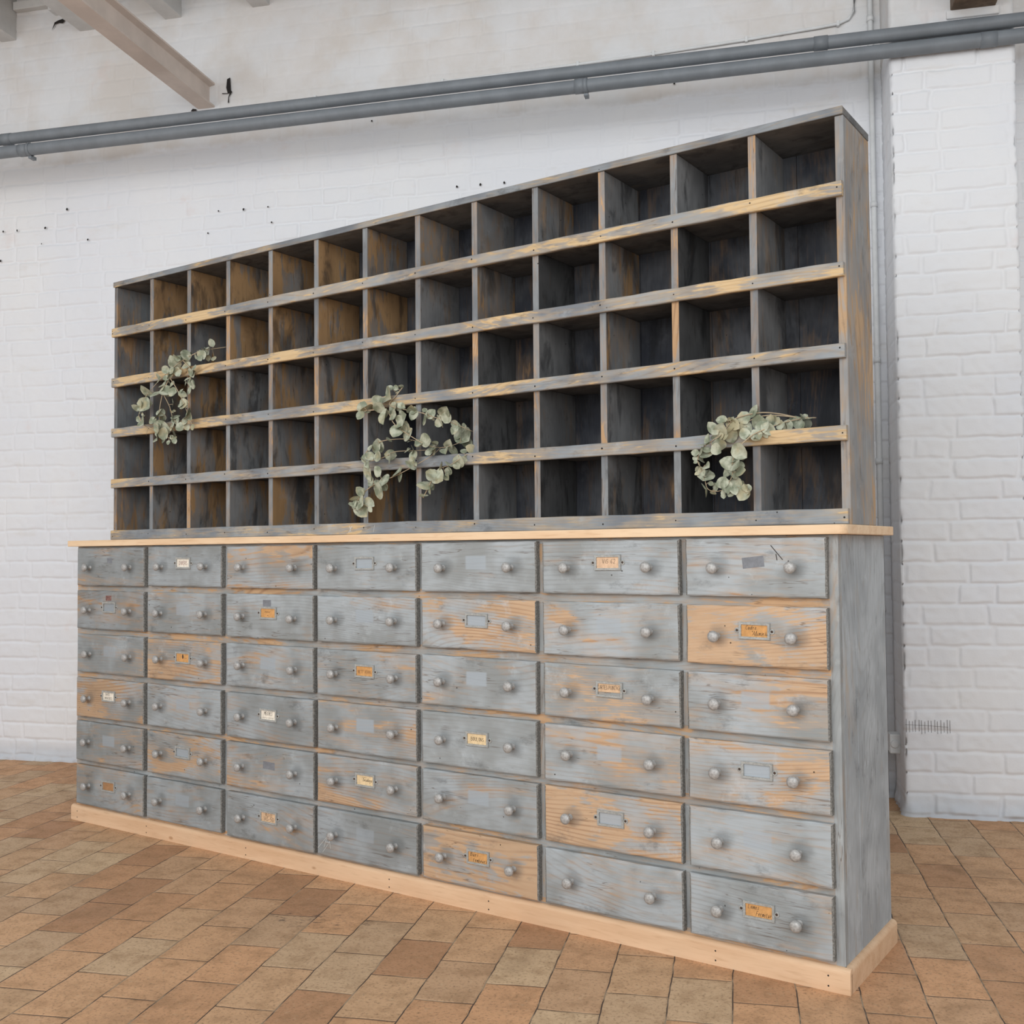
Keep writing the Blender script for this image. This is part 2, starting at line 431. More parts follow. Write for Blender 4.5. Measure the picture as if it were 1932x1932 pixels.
def value_noise(U, V, cell, seed):
    r = np.random.default_rng(seed)
    g = r.random((256, 256))
    u, v = U / cell + 60, V / cell + 60
    iu, iv = np.floor(u).astype(int), np.floor(v).astype(int)
    fu, fv = smooth01(u - iu), smooth01(v - iv)
    a = g[iu % 256, iv % 256]; b = g[(iu + 1) % 256, iv % 256]; c = g[iu % 256, (iv + 1) % 256]; d = g[(iu + 1) % 256, (iv + 1) % 256]
    return (a * (1 - fu) + b * fu) * (1 - fv) + (c * (1 - fu) + d * fu) * fv - 0.5

def brick_height(U, Z, course, pattern, phase, seed, amp):
    """relief of painted brickwork: rounded bricks, sunk joints, a little unevenness"""
    r = np.random.default_rng(seed)
    U = U + 0.010 * value_noise(U, Z, 0.05, seed + 1) + 0.012 * value_noise(U, Z, 0.28, seed + 2)
    Z = Z + 0.007 * value_noise(U, Z, 0.06, seed + 3) + 0.010 * value_noise(U, Z, 0.33, seed + 4)
    ci = np.floor(Z / course).astype(int)
    fz = Z - ci * course
    H = np.zeros_like(U)
    edge = np.minimum(fz, course - fz)
    du = np.full_like(U, 1.0); bid = np.zeros_like(ci)
    for c in range(ci.min(), ci.max() + 1):
        m = ci == c
        if not m.any():
            continue
        seq = pattern[c % len(pattern)]
        x = -8.0 + phase + 0.061 * ((c * 7) % 5) * (1 if len(pattern) > 1 else 0) + (0.1625 if c % 2 else 0.0)
        bs = [x]
        i = 0
        while bs[-1] < 4.0:
            w = seq[i % len(seq)] * (1 + r.normal() * 0.035)
            bs.append(bs[-1] + w); i += 1
        bs = np.array(bs)
        u = U[m]
        k_ = np.searchsorted(bs, u) - 1
        k_ = np.clip(k_, 0, len(bs) - 2)
        du[m] = np.minimum(u - bs[k_], bs[k_ + 1] - u)
        bid[m] = c * 1000 + k_
    soft = r.random(200003)
    q = soft[(bid * 7919) % 200003]
    jw = 0.0016 + 0.0022 * q
    e = np.minimum(edge * 1.0, du * (1.0 - 0.25 * q))
    body = smooth01((e - jw) / 0.0062)
    H = amp * (body * (0.75 + 0.5 * soft[(bid * 104729) % 200003]) - 0.8)
    tilt = (soft[(bid * 1299709) % 200003] - 0.5) * 0.06
    H += amp / 0.006 * tilt * (fz - course / 2) * 0.8
    fade = 0.55 + 0.9 * value_noise(U, Z, 0.42, seed + 9)
    H *= np.clip(fade + 0.25, 0.25, 1.15)
    H += 0.0022 * value_noise(U, Z, 0.022, seed + 5) * amp / 0.005 + 0.004 * value_noise(U, Z, 0.11, seed + 6)
    return H

def grid_mesh(name, P, mat, parent=None):
    """P: (nu, nv, 3) array of points -> one smooth mesh"""
    nu, nv, _ = P.shape
    me = bpy.data.meshes.new(name)
    me.vertices.add(nu * nv)
    me.vertices.foreach_set('co', P.reshape(-1).astype(np.float32))
    i = np.arange(nu * nv).reshape(nu, nv)
    q = np.stack([i[:-1, :-1], i[1:, :-1], i[1:, 1:], i[:-1, 1:]], -1).reshape(-1, 4)
    n = len(q)
    me.loops.add(n * 4); me.polygons.add(n)
    me.loops.foreach_set('vertex_index', q.reshape(-1).astype(np.int32))
    me.polygons.foreach_set('loop_start', np.arange(0, n * 4, 4, dtype=np.int32))
    me.polygons.foreach_set('loop_total', np.full(n, 4, dtype=np.int32))
    me.polygons.foreach_set('use_smooth', np.ones(n, dtype=bool))
    me.update(calc_edges=True); me.validate()
    me.materials.append(mat)
    o = bpy.data.objects.new(name, me)
    COL.objects.link(o)
    if parent: o.parent = parent
    return o

FLEM = [(0.225, 0.115), (0.225, 0.115)]
PIERB = [(0.118, 0.236, 0.236), (0.236, 0.236, 0.118)]
us = np.arange(-4.7, 1.4, 0.0046); zs = np.arange(-0.01, TOP_Z, 0.0046)
U, Z = np.meshgrid(us, zs, indexing='ij')
up = 1.0 - 0.45 * smooth01((Z - 2.78) / 0.18)          # upper part is rendered over: joints nearly filled
H = brick_height(U, Z - 0.022, 0.0762, FLEM, 0.03, 21, 0.0048) * up
H = H + smooth01((0.055 - Z) / 0.05) * (0.010 + 0.012 * value_noise(U, Z, 0.03, 77))   # lumpy foot of the wall
back = np.array([(-5.2, WALL_Y + 0.22), (1.9, WALL_Y + 0.22)])
wall = grid_mesh('wall_back', np.stack([U, WALL_Y - H, Z], -1), M_BRICK)
tag(wall, kind='structure')
wall_core = mesh_obj('wall_core', boxes((-5.2, 1.9, WALL_Y + 0.03, WALL_Y + 0.25, -0.01, TOP_Z)), M_BRICK, wall)

wl = mesh_obj('shade_wall_left', boxes((-4.95, -4.68, -1.7, WALL_Y + 0.25, -0.01, TOP_Z)), M_BRICK)  # unseen wall, added out of frame to shade the left side
tag(wl, kind='structure')

# pier: left cheek and front face as one sheet wrapped round the corner
sl = np.concatenate([np.arange(WALL_Y + 0.02, PIER_Y + 0.004, -0.006)])
nf = np.arange(PIER_X0 + 0.004, PIER_X1 - 0.003, 0.0044)
nr = np.arange(PIER_Y + 0.004, WALL_Y + 0.02, 0.012)
zs2 = np.arange(-0.01, TOP_Z, 0.0046)
S = np.concatenate([-(sl - PIER_Y), nf - PIER_X0, (PIER_X1 - PIER_X0) + (nr - PIER_Y)])
bx = np.concatenate([np.full(len(sl), PIER_X0), nf, np.full(len(nr), PIER_X1)])
by = np.concatenate([sl, np.full(len(nf), PIER_Y), nr])
nx = np.concatenate([np.full(len(sl), -1.0), np.zeros(len(nf)), np.full(len(nr), 1.0)])
ny = np.concatenate([np.zeros(len(sl)), np.full(len(nf), -1.0), np.zeros(len(nr))])
for kk in (len(sl) - 1, len(sl)):
    nx[kk], ny[kk] = -0.7, -0.7
for kk in (len(sl) + len(nf) - 1, len(sl) + len(nf)):
    nx[kk], ny[kk] = 0.7, -0.7
UU, ZZ = np.meshgrid(S, zs2, indexing='ij')
H2 = brick_height(UU + 0.004, ZZ - 0.007, 0.0756, PIERB, 0.055, 33, 0.0060)
H2 = H2 * (1.0 - 0.75 * smooth01((ZZ - 2.84) / 0.08))
cheek = (S < 0)[:, None]
H2 = np.where(cheek, H2 * 0.45, H2)
H2 = H2 + smooth01((0.06 - ZZ) / 0.05) * (0.010 + 0.014 * value_noise(UU, ZZ, 0.028, 78))
cor = np.exp(-(np.minimum(np.abs(UU), np.abs(UU - (PIER_X1 - PIER_X0))) / 0.010) ** 2)
H2 = H2 - cor * (0.004 + 0.010 * np.abs(value_noise(UU * 0 + 1.0, ZZ, 0.045, 91)))
P = np.stack([bx[:, None] + nx[:, None] * H2, by[:, None] + ny[:, None] * H2, ZZ], -1)
pier = grid_mesh('wall_pier', P, M_BRICK)
tag(pier, kind='structure')

# marks on the brickwork
def patch_poly(bm, cx, cz, pts, y):
    f = bm.faces.new([bm.verts.new((cx + a, y, cz + b)) for a, b in pts])
    if f.normal.y > 0: f.normal_flip()
bm = bmesh.new()
ZT = (0.304, 0.345)
for i in range(15):
    x = 0.328 + i * 0.01065 + rng.uniform(-.001, .001)
    a, b = ZT[0] + rng.uniform(-.006, .004), ZT[1] + rng.uniform(-.003, .006)
    strokes(bm, [[(x, a), (x + rng.uniform(-.001, .001), b)]], 0.0013, PIER_Y - 0.0085)
strokes(bm, [[(0.324, 0.330), (0.40, 0.329), (0.47, 0.325)]], 0.0009, PIER_Y - 0.0085)
mesh_obj('tally_mark', bm, M_INK, pier)
bm = bmesh.new()
for px_, pz_ in ((-3.517, 2.465),(-3.653, 2.54),(-2.581, 2.547),(-2.455, 2.543),(-2.334, 2.545),(-2.316, 2.473),(-1.438, 2.558),(-1.333, 2.558),(-1.226, 2.556),(-3.731, 2.541),(-3.497, 2.541),(-3.265, 2.466),(-3.378, 2.621),(-2.634, 2.447),(-3.744, 2.399),(-0.495, 2.909),(-1.831, 2.889)):
    r_ = rng.uniform(.0035, .0062)
    patch_poly(bm, px_, pz_, [(r_ * math.cos(t) * rng.uniform(.6, 1.1), r_ * 1.3 * math.sin(t) * rng.uniform(.6, 1.1)) for t in [i * math.pi / 3.5 for i in range(7)]], WALL_Y - 0.0085)
mesh_obj('nail_hole', bm, M_HOLE, wall)
bm = bmesh.new()
patch_poly(bm, -2.535, 3.108, [(-.004, .05), (.012, .056), (.014, .02), (.016, -.005), (.022, -.012), (.006, -.035), (.006, -.06), (0, -.062), (.002, -.035), (.01, -.016), (-.03, -.013), (-.028, -.017), (.0, -.018), (-.008, .01)][::-1], WALL_Y - 0.008)
patch_poly(bm, -3.42, 3.53, [(-.05, -.03), (-.03, .0), (-.01, .004), (.01, .0), (.022, .012), (.01, .022), (-.012, .018), (-.034, .01)], WALL_Y - 0.008)
patch_poly(bm, -2.715, 3.03, [(-.01, -.004), (.02, -.004), (.02, .004), (0, .008)], WALL_Y - 0.008)
mesh_obj('wall_crack', bm, M_HOLE, wall)

# ceiling over the wall side, joists, wall plate
ceil = mesh_obj('ceiling', boxes((-5.2, 1.9, 0.55, WALL_Y + 0.2, TOP_Z, TOP_Z + 0.06)), M_JOIST)
tag(ceil, kind='structure')
for i, x in enumerate((-4.56, -4.115, -3.672, -3.235, -2.778, -2.33, -1.88, -1.43, -0.98, -0.53, -0.08)):
    j = mesh_obj('ceiling_joist', boxes((x - 0.085, x, 0.6, WALL_Y + 0.05, 3.482, TOP_Z + 0.01)), M_JOIST, bevel=0.004)
    tag(j, kind='structure')
plate = mesh_obj('trim_1', boxes((-3.668, -3.325, WALL_Y - 0.035, WALL_Y + 0.02, 3.615, 3.655)), M_JOIST, bevel=0.003)
tag(plate, kind='structure')
bat = mesh_obj('trim_2', boxes((-3.455, -3.385, WALL_Y - 0.06, WALL_Y + 0.02, 3.575, 3.692)), M_WHITE, bevel=0.003)
tag(bat, kind='structure')

# cream steel I-beam running out of the wall
bm = bmesh.new()
bx0, bx1, bz0, bz1 = -2.690, -2.605, 3.036, 3.150
xm = (bx0 + bx1) / 2
prof = [(bx0, bz0), (bx1, bz0), (bx1, bz0 + 0.008), (xm + 0.016, bz0 + 0.016), (xm + 0.016, bz1 - 0.016), (bx1, bz1 - 0.008), (bx1, bz1), (bx0, bz1), (bx0, bz1 - 0.008), (xm - 0.016, bz1 - 0.016), (xm - 0.016, bz0 + 0.016), (bx0, bz0 + 0.008)]
prism(bm, prof, 'Y', -1.6, WALL_Y + 0.1)
beam = mesh_obj('steel_beam', fix(bm), M_BEAM)
tag(beam, kind='structure')
tb = mesh_obj('timber_beam', boxes((0.535, 0.688, 0.1, PIER_Y + 0.05, 2.935, 3.12)), M_TIMBER, bevel=0.004)
tag(tb, kind='structure')
mesh_obj('mortar_bed', boxes((0.52, 0.70, PIER_Y - 0.012, PIER_Y + 0.03, 2.905, 2.938)), M_BRICK, pier, bevel=0.005)

# ------------------------------------------------------------------ services on the wall
def pipe(x0, x1, z0, z1, r, y, rings, label, brackets):
    t = empty('pipe', None, (x0, y, z0))
    tag(t, label, 'pipe', 'grey pipes along the wall')
    bm = bmesh.new()
    n = 16
    tube(bm, [(s * (x1 - x0) / n, 0.0015 * math.sin(s * 1.3), s * (z1 - z0) / n) for s in range(n + 1)], r, 18)
    mesh_obj('tube', fix(bm), M_PIPE, t)
    for rx, w, dr in rings:
        zz = (rx - x0) / (x1 - x0) * (z1 - z0)
        bm = bmesh.new()
        tube(bm, [(rx - x0 - w / 2, 0, zz), (rx - x0 + w / 2, 0, zz)], r + dr, 18)
        mesh_obj('coupling', fix(bm), M_PIPE, t)
    for rx in brackets:
        zz = (rx - x0) / (x1 - x0) * (z1 - z0)
        wy = 0.035
        bm = bmesh.new()
        tube(bm, [(rx - x0 - .008, 0, zz), (rx - x0 + .008, 0, zz)], r + 0.003, 18)
        prism(bm, [(0.0, zz - r - 0.012), (0.0, zz - r + 0.002), (wy, zz - r + 0.002), (wy, zz - r - 0.012)], 'X', rx - x0 - 0.008, rx - x0 + 0.008)
        mesh_obj('bracket', fix(bm), M_PIPE, t)
    return t
pipe(-5.1, 1.85, 2.8405, 2.8665, 0.0245, 1.62, [(-3.455, 0.05, .002), (0.075, 0.05, 0.0022)], 'upper of the two grey horizontal pipes, running just below the cream beam end', [])
pipe(-5.1, 1.85, 2.7800, 2.8055, 0.0262, 1.615, [(-3.36, 0.05, .002), (-0.835, 0.045, 0.0025), (0.655, 0.055, 0.002)], 'lower of the two grey horizontal pipes, nearest above the pigeonhole rack', [-3.335, -0.815])

t = empty('conduit', None, (0.283, WALL_Y - 0.014, 0.02))
tag(t, 'white painted thin vertical conduit in the corner beside the brick pier', 'conduit')
bm = bmesh.new()
tube(bm, [(0, 0, 0.0), (0.001, 0, 1.2), (0, 0, 2.4), (0, 0, 3.66)], 0.0105, 12)
mesh_obj('tube', fix(bm), M_WHITE, t)
for z in (0.7, 1.28, 1.68, 2.30, 3.05):
    bm = bmesh.new()
    tube(bm, [(0, 0, z), (0, 0, z + 0.022)], 0.0135, 12)
    mesh_obj('clip', fix(bm), M_WHITE, t)
t = empty('cable', None, (-2.6, WALL_Y - 0.009, 3.0))
tag(t, 'thin white cable clipped along the wall above the pipes, bending upwards by the pier', 'cable')
cp = [(0, 0, 0.012), (0.5, 0, 0.02), (1.1, 0, 0.028), (1.7, 0, 0.036), (2.02, 0, 0.043), (2.4, 0, 0.057), (2.68, 0, 0.072), (2.76, 0, 0.078), (2.80, 0, 0.092), (2.822, 0, 0.12), (2.826, 0, 0.18), (2.818, 0, 0.3), (2.812, 0, 0.60)]
bm = bmesh.new()
tube(bm, cp, 0.0062, 8)
mesh_obj('wire', fix(bm), M_WHITE, t)
for i in (1, 2, 3, 4, 5, 7):
    bm = boxes((cp[i][0] - .006, cp[i][0] + .006, -0.008, 0.008, cp[i][2] - 0.010, cp[i][2] + 0.012))
    mesh_obj('clip', bm, M_WHITE, t, bevel=0.002)

t = empty('socket_box', None, (PIER_X0, 1.80, 0.238))
tag(t, 'small pale socket box on the side of the brick pier, half hidden behind the cabinet', 'socket')
mesh_obj('housing', boxes((-0.038, 0.004, -0.036, 0.036, -0.036, 0.036)), M_WHITE, t, bevel=0.004)
bm = bmesh.new(); lathe(bm, [(0.002, 0), (0.015, 0), (0.015, -0.004), (0.012, -0.005), (0.001, -0.005)], 18)
mesh_obj('face', fix(bm), M_WHITE, t, loc=(-0.020, -0.0355, 0))

# ------------------------------------------------------------------ drawer cabinet (stands at an angle to the wall)
ANG = math.radians(-20.9)
W, D, HB, PH = 2.8246, 0.368, 1.0, 0.055
LEFT = [-2.801, -2.393, -1.986, -1.580, -1.173, -0.766, -0.360]
RIGHT = [-2.411, -2.0105, -1.594, -1.191, -0.787, -0.377, -0.019]
TOPS = [0.9935, 0.8385, 0.680, 0.5235, 0.364, 0.2055]
BOTS = [0.859, 0.7015, 0.543, 0.381, 0.2225, 0.064]
cab = empty('drawer_cabinet', None, (0, 0, 0), ANG)
tag(cab, 'long blue grey weathered wooden cabinet with forty two small drawers on a raw pine plinth', 'cabinet')

# face frame: stiles and rails round each drawer opening
st_ = [(-W, LEFT[0] + 0.006)] + [(RIGHT[c] - 0.006, LEFT[c + 1] + 0.006) for c in range(6)] + [(RIGHT[-1] - 0.006, 0.0)]
for a, b in st_:
    o = mesh_obj('stile', boxes((a - (a + b) / 2, b - (a + b) / 2, 0.0, 0.022, PH - 0.01, HB)), M_STILE, cab, bevel=0.0008, seg=1, loc=((a + b) / 2, 0, 0))
    props(o, rng.uniform(.22, .42), rng.uniform(1, 40), 0.0)
zr = [(TOPS[0] - 0.006, HB)] + [(TOPS[r + 1] - 0.006, BOTS[r] + 0.006) for r in range(5)] + [(PH - 0.01, BOTS[5] + 0.006)]
for a, b in zr:
    o = mesh_obj('rail', boxes((-W + 0.001, -0.020, -0.0007, 0.0215, a - (a + b) / 2, b - (a + b) / 2)), M_FRAME_X, cab, bevel=0.0008, seg=1, loc=(0, 0, (a + b) / 2))
    props(o, rng.uniform(.44, .58), rng.uniform(1, 40), 0.0)
for nm_x, sd in ((-W, 12.0), (-0.022, 5.2)):
    o = mesh_obj('side_panel', boxes((nm_x, nm_x + 0.022, 0.0225, 0.0225 + 0.098, 0.004, HB), (nm_x, nm_x + 0.0222, 0.1225, D, 0.004, HB)), M_SIDE, cab, bevel=0.0012, seg=1)
    props(o, 0.22, sd, 0.0)
o = mesh_obj('back_panel', boxes((-W + 0.023, -0.023, D - 0.014, D - 0.002, 0.02, HB)), M_SIDE, cab); props(o, 0.3, 8.8, 0.2)
o = mesh_obj('bottom_board', boxes((-W + 0.023, -0.023, 0.023, D - 0.015, 0.025, 0.043)), M_SIDE, cab); props(o, 0.3, 9.8, 0.2)

# plinth: front board and two returns, rounded on the outer top edge
PO = 0.0135
def plinth_profile(t, h, r):
    return [(0, 0), (t, 0), (t, h - r)] + [(t - r + r * math.cos(a), h - r + r * math.sin(a)) for a in [i * math.pi / 12 for i in range(1, 6)]] + [(t - r, h), (0, h)]
pr = plinth_profile(PO + 0.002, PH, 0.012)
bm = bmesh.new()
prism(bm, [(0.002 - a, b) for a, b in pr], 'X', -W - PO, PO)
prism(bm, [(-0.002 + a, b) for a, b in pr], 'Y', -0.004, D)
prism(bm, [(-W + 0.002 - a, b) for a, b in pr], 'Y', -0.004, D)
for x in (-2.80, -2.40, -1.90, -1.30, -0.95, -0.30, -0.035):
    for z in (0.012, 0.034):
        s = 0.0022
        f = bm.faces.new([bm.verts.new((x + s * math.cos(i * 1.047), -PO - 0.0002, z + s * math.sin(i * 1.047))) for i in range(6)])
        f.material_index = 1
fix(bm)
mesh_obj('plinth', bm, [M_PINE2, M_HOLE], cab)
cab.children[-1]['label'] = 'raw pine plinth board'

# hand lettering -------------------------------------------------------------
GL = {
 'A': [[(0, 0), (.3, 1), (.6, 0)], [(.12, .38), (.5, .38)]], 'B': [[(0, 0), (0, 1), (.4, .95), (.45, .75), (.35, .55), (0, .52)], [(.35, .53), (.52, .35), (.45, .08), (0, 0)]],
 'C': [[(.52, .88), (.3, 1), (.05, .7), (.05, .3), (.3, 0), (.54, .12)]], 'D': [[(0, 0), (0, 1), (.35, .9), (.52, .5), (.35, .08), (0, 0)]],
 'E': [[(.5, 1), (0, 1), (0, 0), (.5, 0)], [(0, .52), (.4, .52)]], 'F': [[(.5, 1), (0, 1), (0, 0)], [(0, .52), (.4, .52)]],
 'G': [[(.52, .88), (.3, 1), (.05, .7), (.05, .3), (.3, 0), (.52, .12), (.52, .45), (.32, .45)]], 'H': [[(0, 0), (0, 1)], [(.5, 0), (.5, 1)], [(0, .52), (.5, .52)]],
 'I': [[(.15, 0), (.15, 1)]], 'L': [[(0, 1), (0, 0), (.45, 0)]], 'M': [[(0, 0), (.05, 1), (.32, .35), (.6, 1), (.65, 0)]], 'N': [[(0, 0), (0, 1), (.5, 0), (.5, 1)]],
 'O': [[(.27, 1), (.03, .72), (.03, .28), (.27, 0), (.52, .28), (.52, .72), (.27, 1)]], 'P': [[(0, 0), (0, 1), (.4, .95), (.5, .75), (.38, .52), (0, .48)]],
 'R': [[(0, 0), (0, 1), (.4, .95), (.48, .75), (.36, .53), (0, .5)], [(.22, .5), (.52, 0)]], 'S': [[(.48, .88), (.25, 1), (.05, .8), (.12, .58), (.42, .42), (.48, .18), (.25, 0), (.02, .12)]],
 'T': [[(0, 1), (.55, 1)], [(.27, 1), (.27, 0)]], 'U': [[(0, 1), (0, .25), (.25, 0), (.5, .25), (.5, 1)]], 'V': [[(0, 1), (.27, 0), (.54, 1)]],
 'i': [[(.12, 0), (.12, .62)], [(.12, .8), (.13, .86)]], '6': [[(.42, 1), (.12, .6), (.04, .25), (.22, 0), (.44, .2), (.3, .45), (.06, .3)]],
 '2': [[(.03, .82), (.22, 1), (.44, .8), (.36, .5), (.02, 0), (.48, 0)]], '5': [[(.45, 1), (.08, 1), (.04, .55), (.3, .6), (.46, .35), (.3, .03), (.02, .06)]],
 '0': [[(.25, 1), (.03, .6), (.08, .15), (.28, 0), (.48, .4), (.42, .85), (.25, 1)]], '-': [[(.08, .45), (.4, .45)]], '"': [[(.08, 1), (.05, .8)], [(.2, 1), (.17, .8)]], '.': [[(.1, 0), (.14, .05)]],
 'a': [[(.4, .5), (.2, .6), (.04, .35), (.1, .05), (.3, .1), (.42, .55), (.42, .1), (.52, 0)]], 'b': [[(.05, 1), (.05, .05), (.3, .05), (.42, .3), (.25, .55), (.06, .4)]],
 'd': [[(.4, .5), (.2, .58), (.04, .3), (.12, .03), (.3, .1), (.45, 1), (.42, .1), (.5, 0)]], 'e': [[(.06, .3), (.4, .38), (.3, .6), (.1, .5), (.05, .2), (.2, 0), (.46, .15)]],
 'g': [[(.4, .5), (.2, .6), (.05, .35), (.15, .08), (.36, .2), (.42, .55), (.4, -.25), (.2, -.4), (.05, -.25)]], 'l': [[(.05, .1), (.28, .9), (.18, 1), (.1, .5), (.14, .03), (.3, .05)]],
 'm': [[(0, 0), (.06, .58), (.08, .4), (.22, .58), (.26, 0), (.3, .4), (.44, .58), (.5, .05), (.58, .03)]], 'n': [[(0, 0), (.06, .58), (.08, .38), (.28, .58), (.34, .05), (.44, .05)]],
 'o': [[(.22, .6), (.04, .3), (.2, 0), (.4, .3), (.22, .6), (.45, .5)]], 'r': [[(.02, .5), (.1, .6), (.12, 0), (.14, .4), (.34, .58)]], 's': [[(.3, .58), (.1, .45), (.3, .2), (.2, 0), (.02, .06)]],
 't': [[(.15, .9), (.1, .1), (.24, 0), (.36, .08)], [(0, .6), (.32, .62)]], 'u': [[(.03, .58), (.05, .1), (.2, 0), (.36, .2), (.4, .58), (.4, .05), (.5, .02)]], 'k': [[(0, 0), (0, 1)], [(.35, .6), (.02, .3), (.36, 0)]],
 'c': [[(.38, .5), (.2, .6), (.04, .3), (.18, 0), (.4, .1)]], 'x': [[(0, 0), (.5, 1)], [(0, 1), (.5, 0)]], '~': [[(0, .2), (.3, .5), (.55, .2), (.8, .45), (1.1, .2), (1.5, .4)]], ' ': [],
}
def write(text, x, z, h, slant=0.0, width=None, rise=0.0):
    adv = {'I': .36, 'i': .3, '"': .36, '.': .3, 'l': .36, 'M': .84, 'm': .68, ' ': .4, '~': 1.7}
    tot = sum(adv.get(ch, .72) for ch in text)
    s = h if width is None else width / tot
    cx = x
    out = []
    for ch in text:
        for ln in GL[ch]:
            out.append([(cx + (a * s) + slant * b * h, z + b * h + rise * (cx - x) + rng.uniform(-.0003, .0003)) for a, b in ln])
        cx += adv.get(ch, .72) * s
    return out

# (column, row) -> card, rows of writing (text, x, z, height, width, slant, ink, thickness)
CARDS = {
 (0, 3): ('ivory', [('DATE', -.018, .003, .0085, .026, 0, 0, .0011), ('MONTRES', -.022, -.011, .0085, .042, .05, 0, .0011)]),
 (0, 5): ('brown', []),
 (1, 0): ('ivory', [('DIVERS', -.021, -.006, .0125, .044, 0, 1, .0015)]),
 (1, 2): ('orange', [('~', -.002, -.003, .008, .026, 0, 2, .001)]),
 (2, 1): ('orange', [('~', -.016, .0005, .009, .028, 0, 0, .0012), ('.', -.004, -.008, .014, None, 0, 0, .003)]),
 (2, 3): ('ivory', [('MECHES', -.018, .0, .0105, .037, .02, 0, .0012), ('~~', -.026, -.0105, .006, .052, 0, 0, .0009)]),
 (2, 5): ('buff', [('RESTE', -.014, .004, .0095, .032, 0, 2, .0014), ('ViS-50', -.019, -.011, .0125, .044, 0, 0, .0014)]),
 (3, 2): ('orange', [('NETT VERRE', -.026, -.006, .0085, .054, 0, 2, .0012)]),
 (3, 4): ('cream', [('~', -.012, .006, .007, .02, .2, 2, .001), ('Soudage', -.010, -.003, .009, .038, .3, 0, .0012)]),
 (4, 3): ('cream', [('BOULONS', -.020, -.005, .0095, .044, 0, 0, .0012)]),
 (4, 5): ('orange', [('Buri', -.026, .002, .0095, .026, .2, 0, .0013), ('tombours', -.017, -.012, .0095, .048, .25, 0, .0013)]),
 (5, 0): ('pink', [('ViS 62', -.016, -.002, .0105, .040, .05, 0, .0009)]),
 (5, 2): ('buff', [('CARTES POINTAGE', -.0325, .0, .0095, .066, 0, 0, .0009), ('~', -.014, -.009, .004, .02, 0, 2, .0007)]),
 (6, 1): ('orange', [('Cadre', -.022, .003, .0095, .028, .25, 0, .0009), ('"Aluminium', -.008, -.0105, .0100, .046, .28, 0, .0009)]),
 (6, 5): ('orange', [('Lames', -.026, .003, .0095, .028, .25, 0, .0009), ('Fermeture', -.007, -.011, .0100, .042, .25, 0, .0009)]),
}
CARD_NOTE = {(0, 3): 'ivory label card reading DATE MONTRES', (1, 0): 'ivory label card reading DIVERS in red', (2, 3): 'ivory label card reading MECHES', (4, 3): 'cream label card reading BOULONS',
             (5, 0): 'pale card reading VIS 62', (5, 2): 'card reading CARTES POINTAGE', (6, 1): 'orange card reading Cadre Aluminium'}
WEAR = [
 [.28, .22, .52, .18, .14, .30, .36],
 [.34, .34, .24, .24, .62, .46, .80],
 [.36, .62, .34, .42, .32, .42, .50],
 [.58, .28, .32, .50, .06, .48, .50],
 [.36, .48, .42, .54, .34, .62, .42],
 [.32, .34, .32, .28, .72, .30, .36]]
DARK_FALLOFF = [  # drawer tone, with the light falloff towards the left painted in
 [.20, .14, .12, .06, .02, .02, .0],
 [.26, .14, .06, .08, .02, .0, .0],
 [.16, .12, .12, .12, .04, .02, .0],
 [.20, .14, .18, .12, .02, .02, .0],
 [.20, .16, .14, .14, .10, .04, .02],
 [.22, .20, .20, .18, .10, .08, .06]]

def drawer_front(w, h, t, seed):
    """lipped drawer front with worn, slightly wavy arrises"""
    r = random.Random(seed)
    bm = bmesh.new()
    n = 14
    b = 0.0045
    def ring(y, inset):
        pts = []
        x0, x1, z0, z1 = -w / 2 + inset, w / 2 - inset, -h / 2 + inset, h / 2 - inset
        for i in range(n): pts.append((x0 + (x1 - x0) * i / n, z0))
        for i in range(5): pts.append((x1, z0 + (z1 - z0) * i / 5))
        for i in range(n): pts.append((x1 - (x1 - x0) * i / n, z1))
        for i in range(5): pts.append((x0, z1 - (z1 - z0) * i / 5))
        return [bm.verts.new((x + r.uniform(-.0007, .0007), y + r.uniform(-.0003, .0003), z + r.uniform(-.0007, .0007))) for x, z in pts]
    A = ring(0.0, 0.0); B = ring(-t + b * 0.7, 0.0); C_ = ring(-t + 0.0006, b * 0.75); D_ = ring(-t, b * 1.5)
    for P_, Q_ in ((A, B), (B, C_), (C_, D_)):
        m = len(P_)
        for i in range(m):
            f = bm.faces.new((P_[i], P_[(i + 1) % m], Q_[(i + 1) % m], Q_[i]))
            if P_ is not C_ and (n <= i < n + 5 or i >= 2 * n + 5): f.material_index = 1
    bm.faces.new(D_); bm.faces.new(A[::-1])
    # the box behind the front, open at the top
    x0, x1, z0, z1, yb = -w / 2 + 0.012, w / 2 - 0.012, -h / 2 + 0.012, h / 2 - 0.02, 0.31
    for q in ((x0, x0 + .008, 0.0, yb, z0, z1), (x1 - .008, x1, 0.0, yb, z0, z1), (x0 + .008, x1 - .008, yb - .008, yb, z0, z1), (x0 + .008, x1 - .008, 0.0, yb - .008, z0, z0 + .006)):
        box(bm, *q)
    return fix(bm)

def knob_mesh():
    bm = bmesh.new()
    lathe(bm, [(0.0085, 0.001), (0.0085, -0.0025), (0.006, -0.004), (0.0052, -0.010), (0.006, -0.014), (0.0105, -0.0175), (0.0132, -0.0215), (0.0138, -0.0245), (0.0130, -0.0275), (0.0105, -0.0298), (0.006, -0.0312), (0.001, -0.0316)], 20)
    fix(bm)
    me = bpy.data.meshes.new('knob'); bm.to_mesh(me); bm.free()
    me.materials.append(M_KNOB)
    return me
KNOB = knob_mesh()

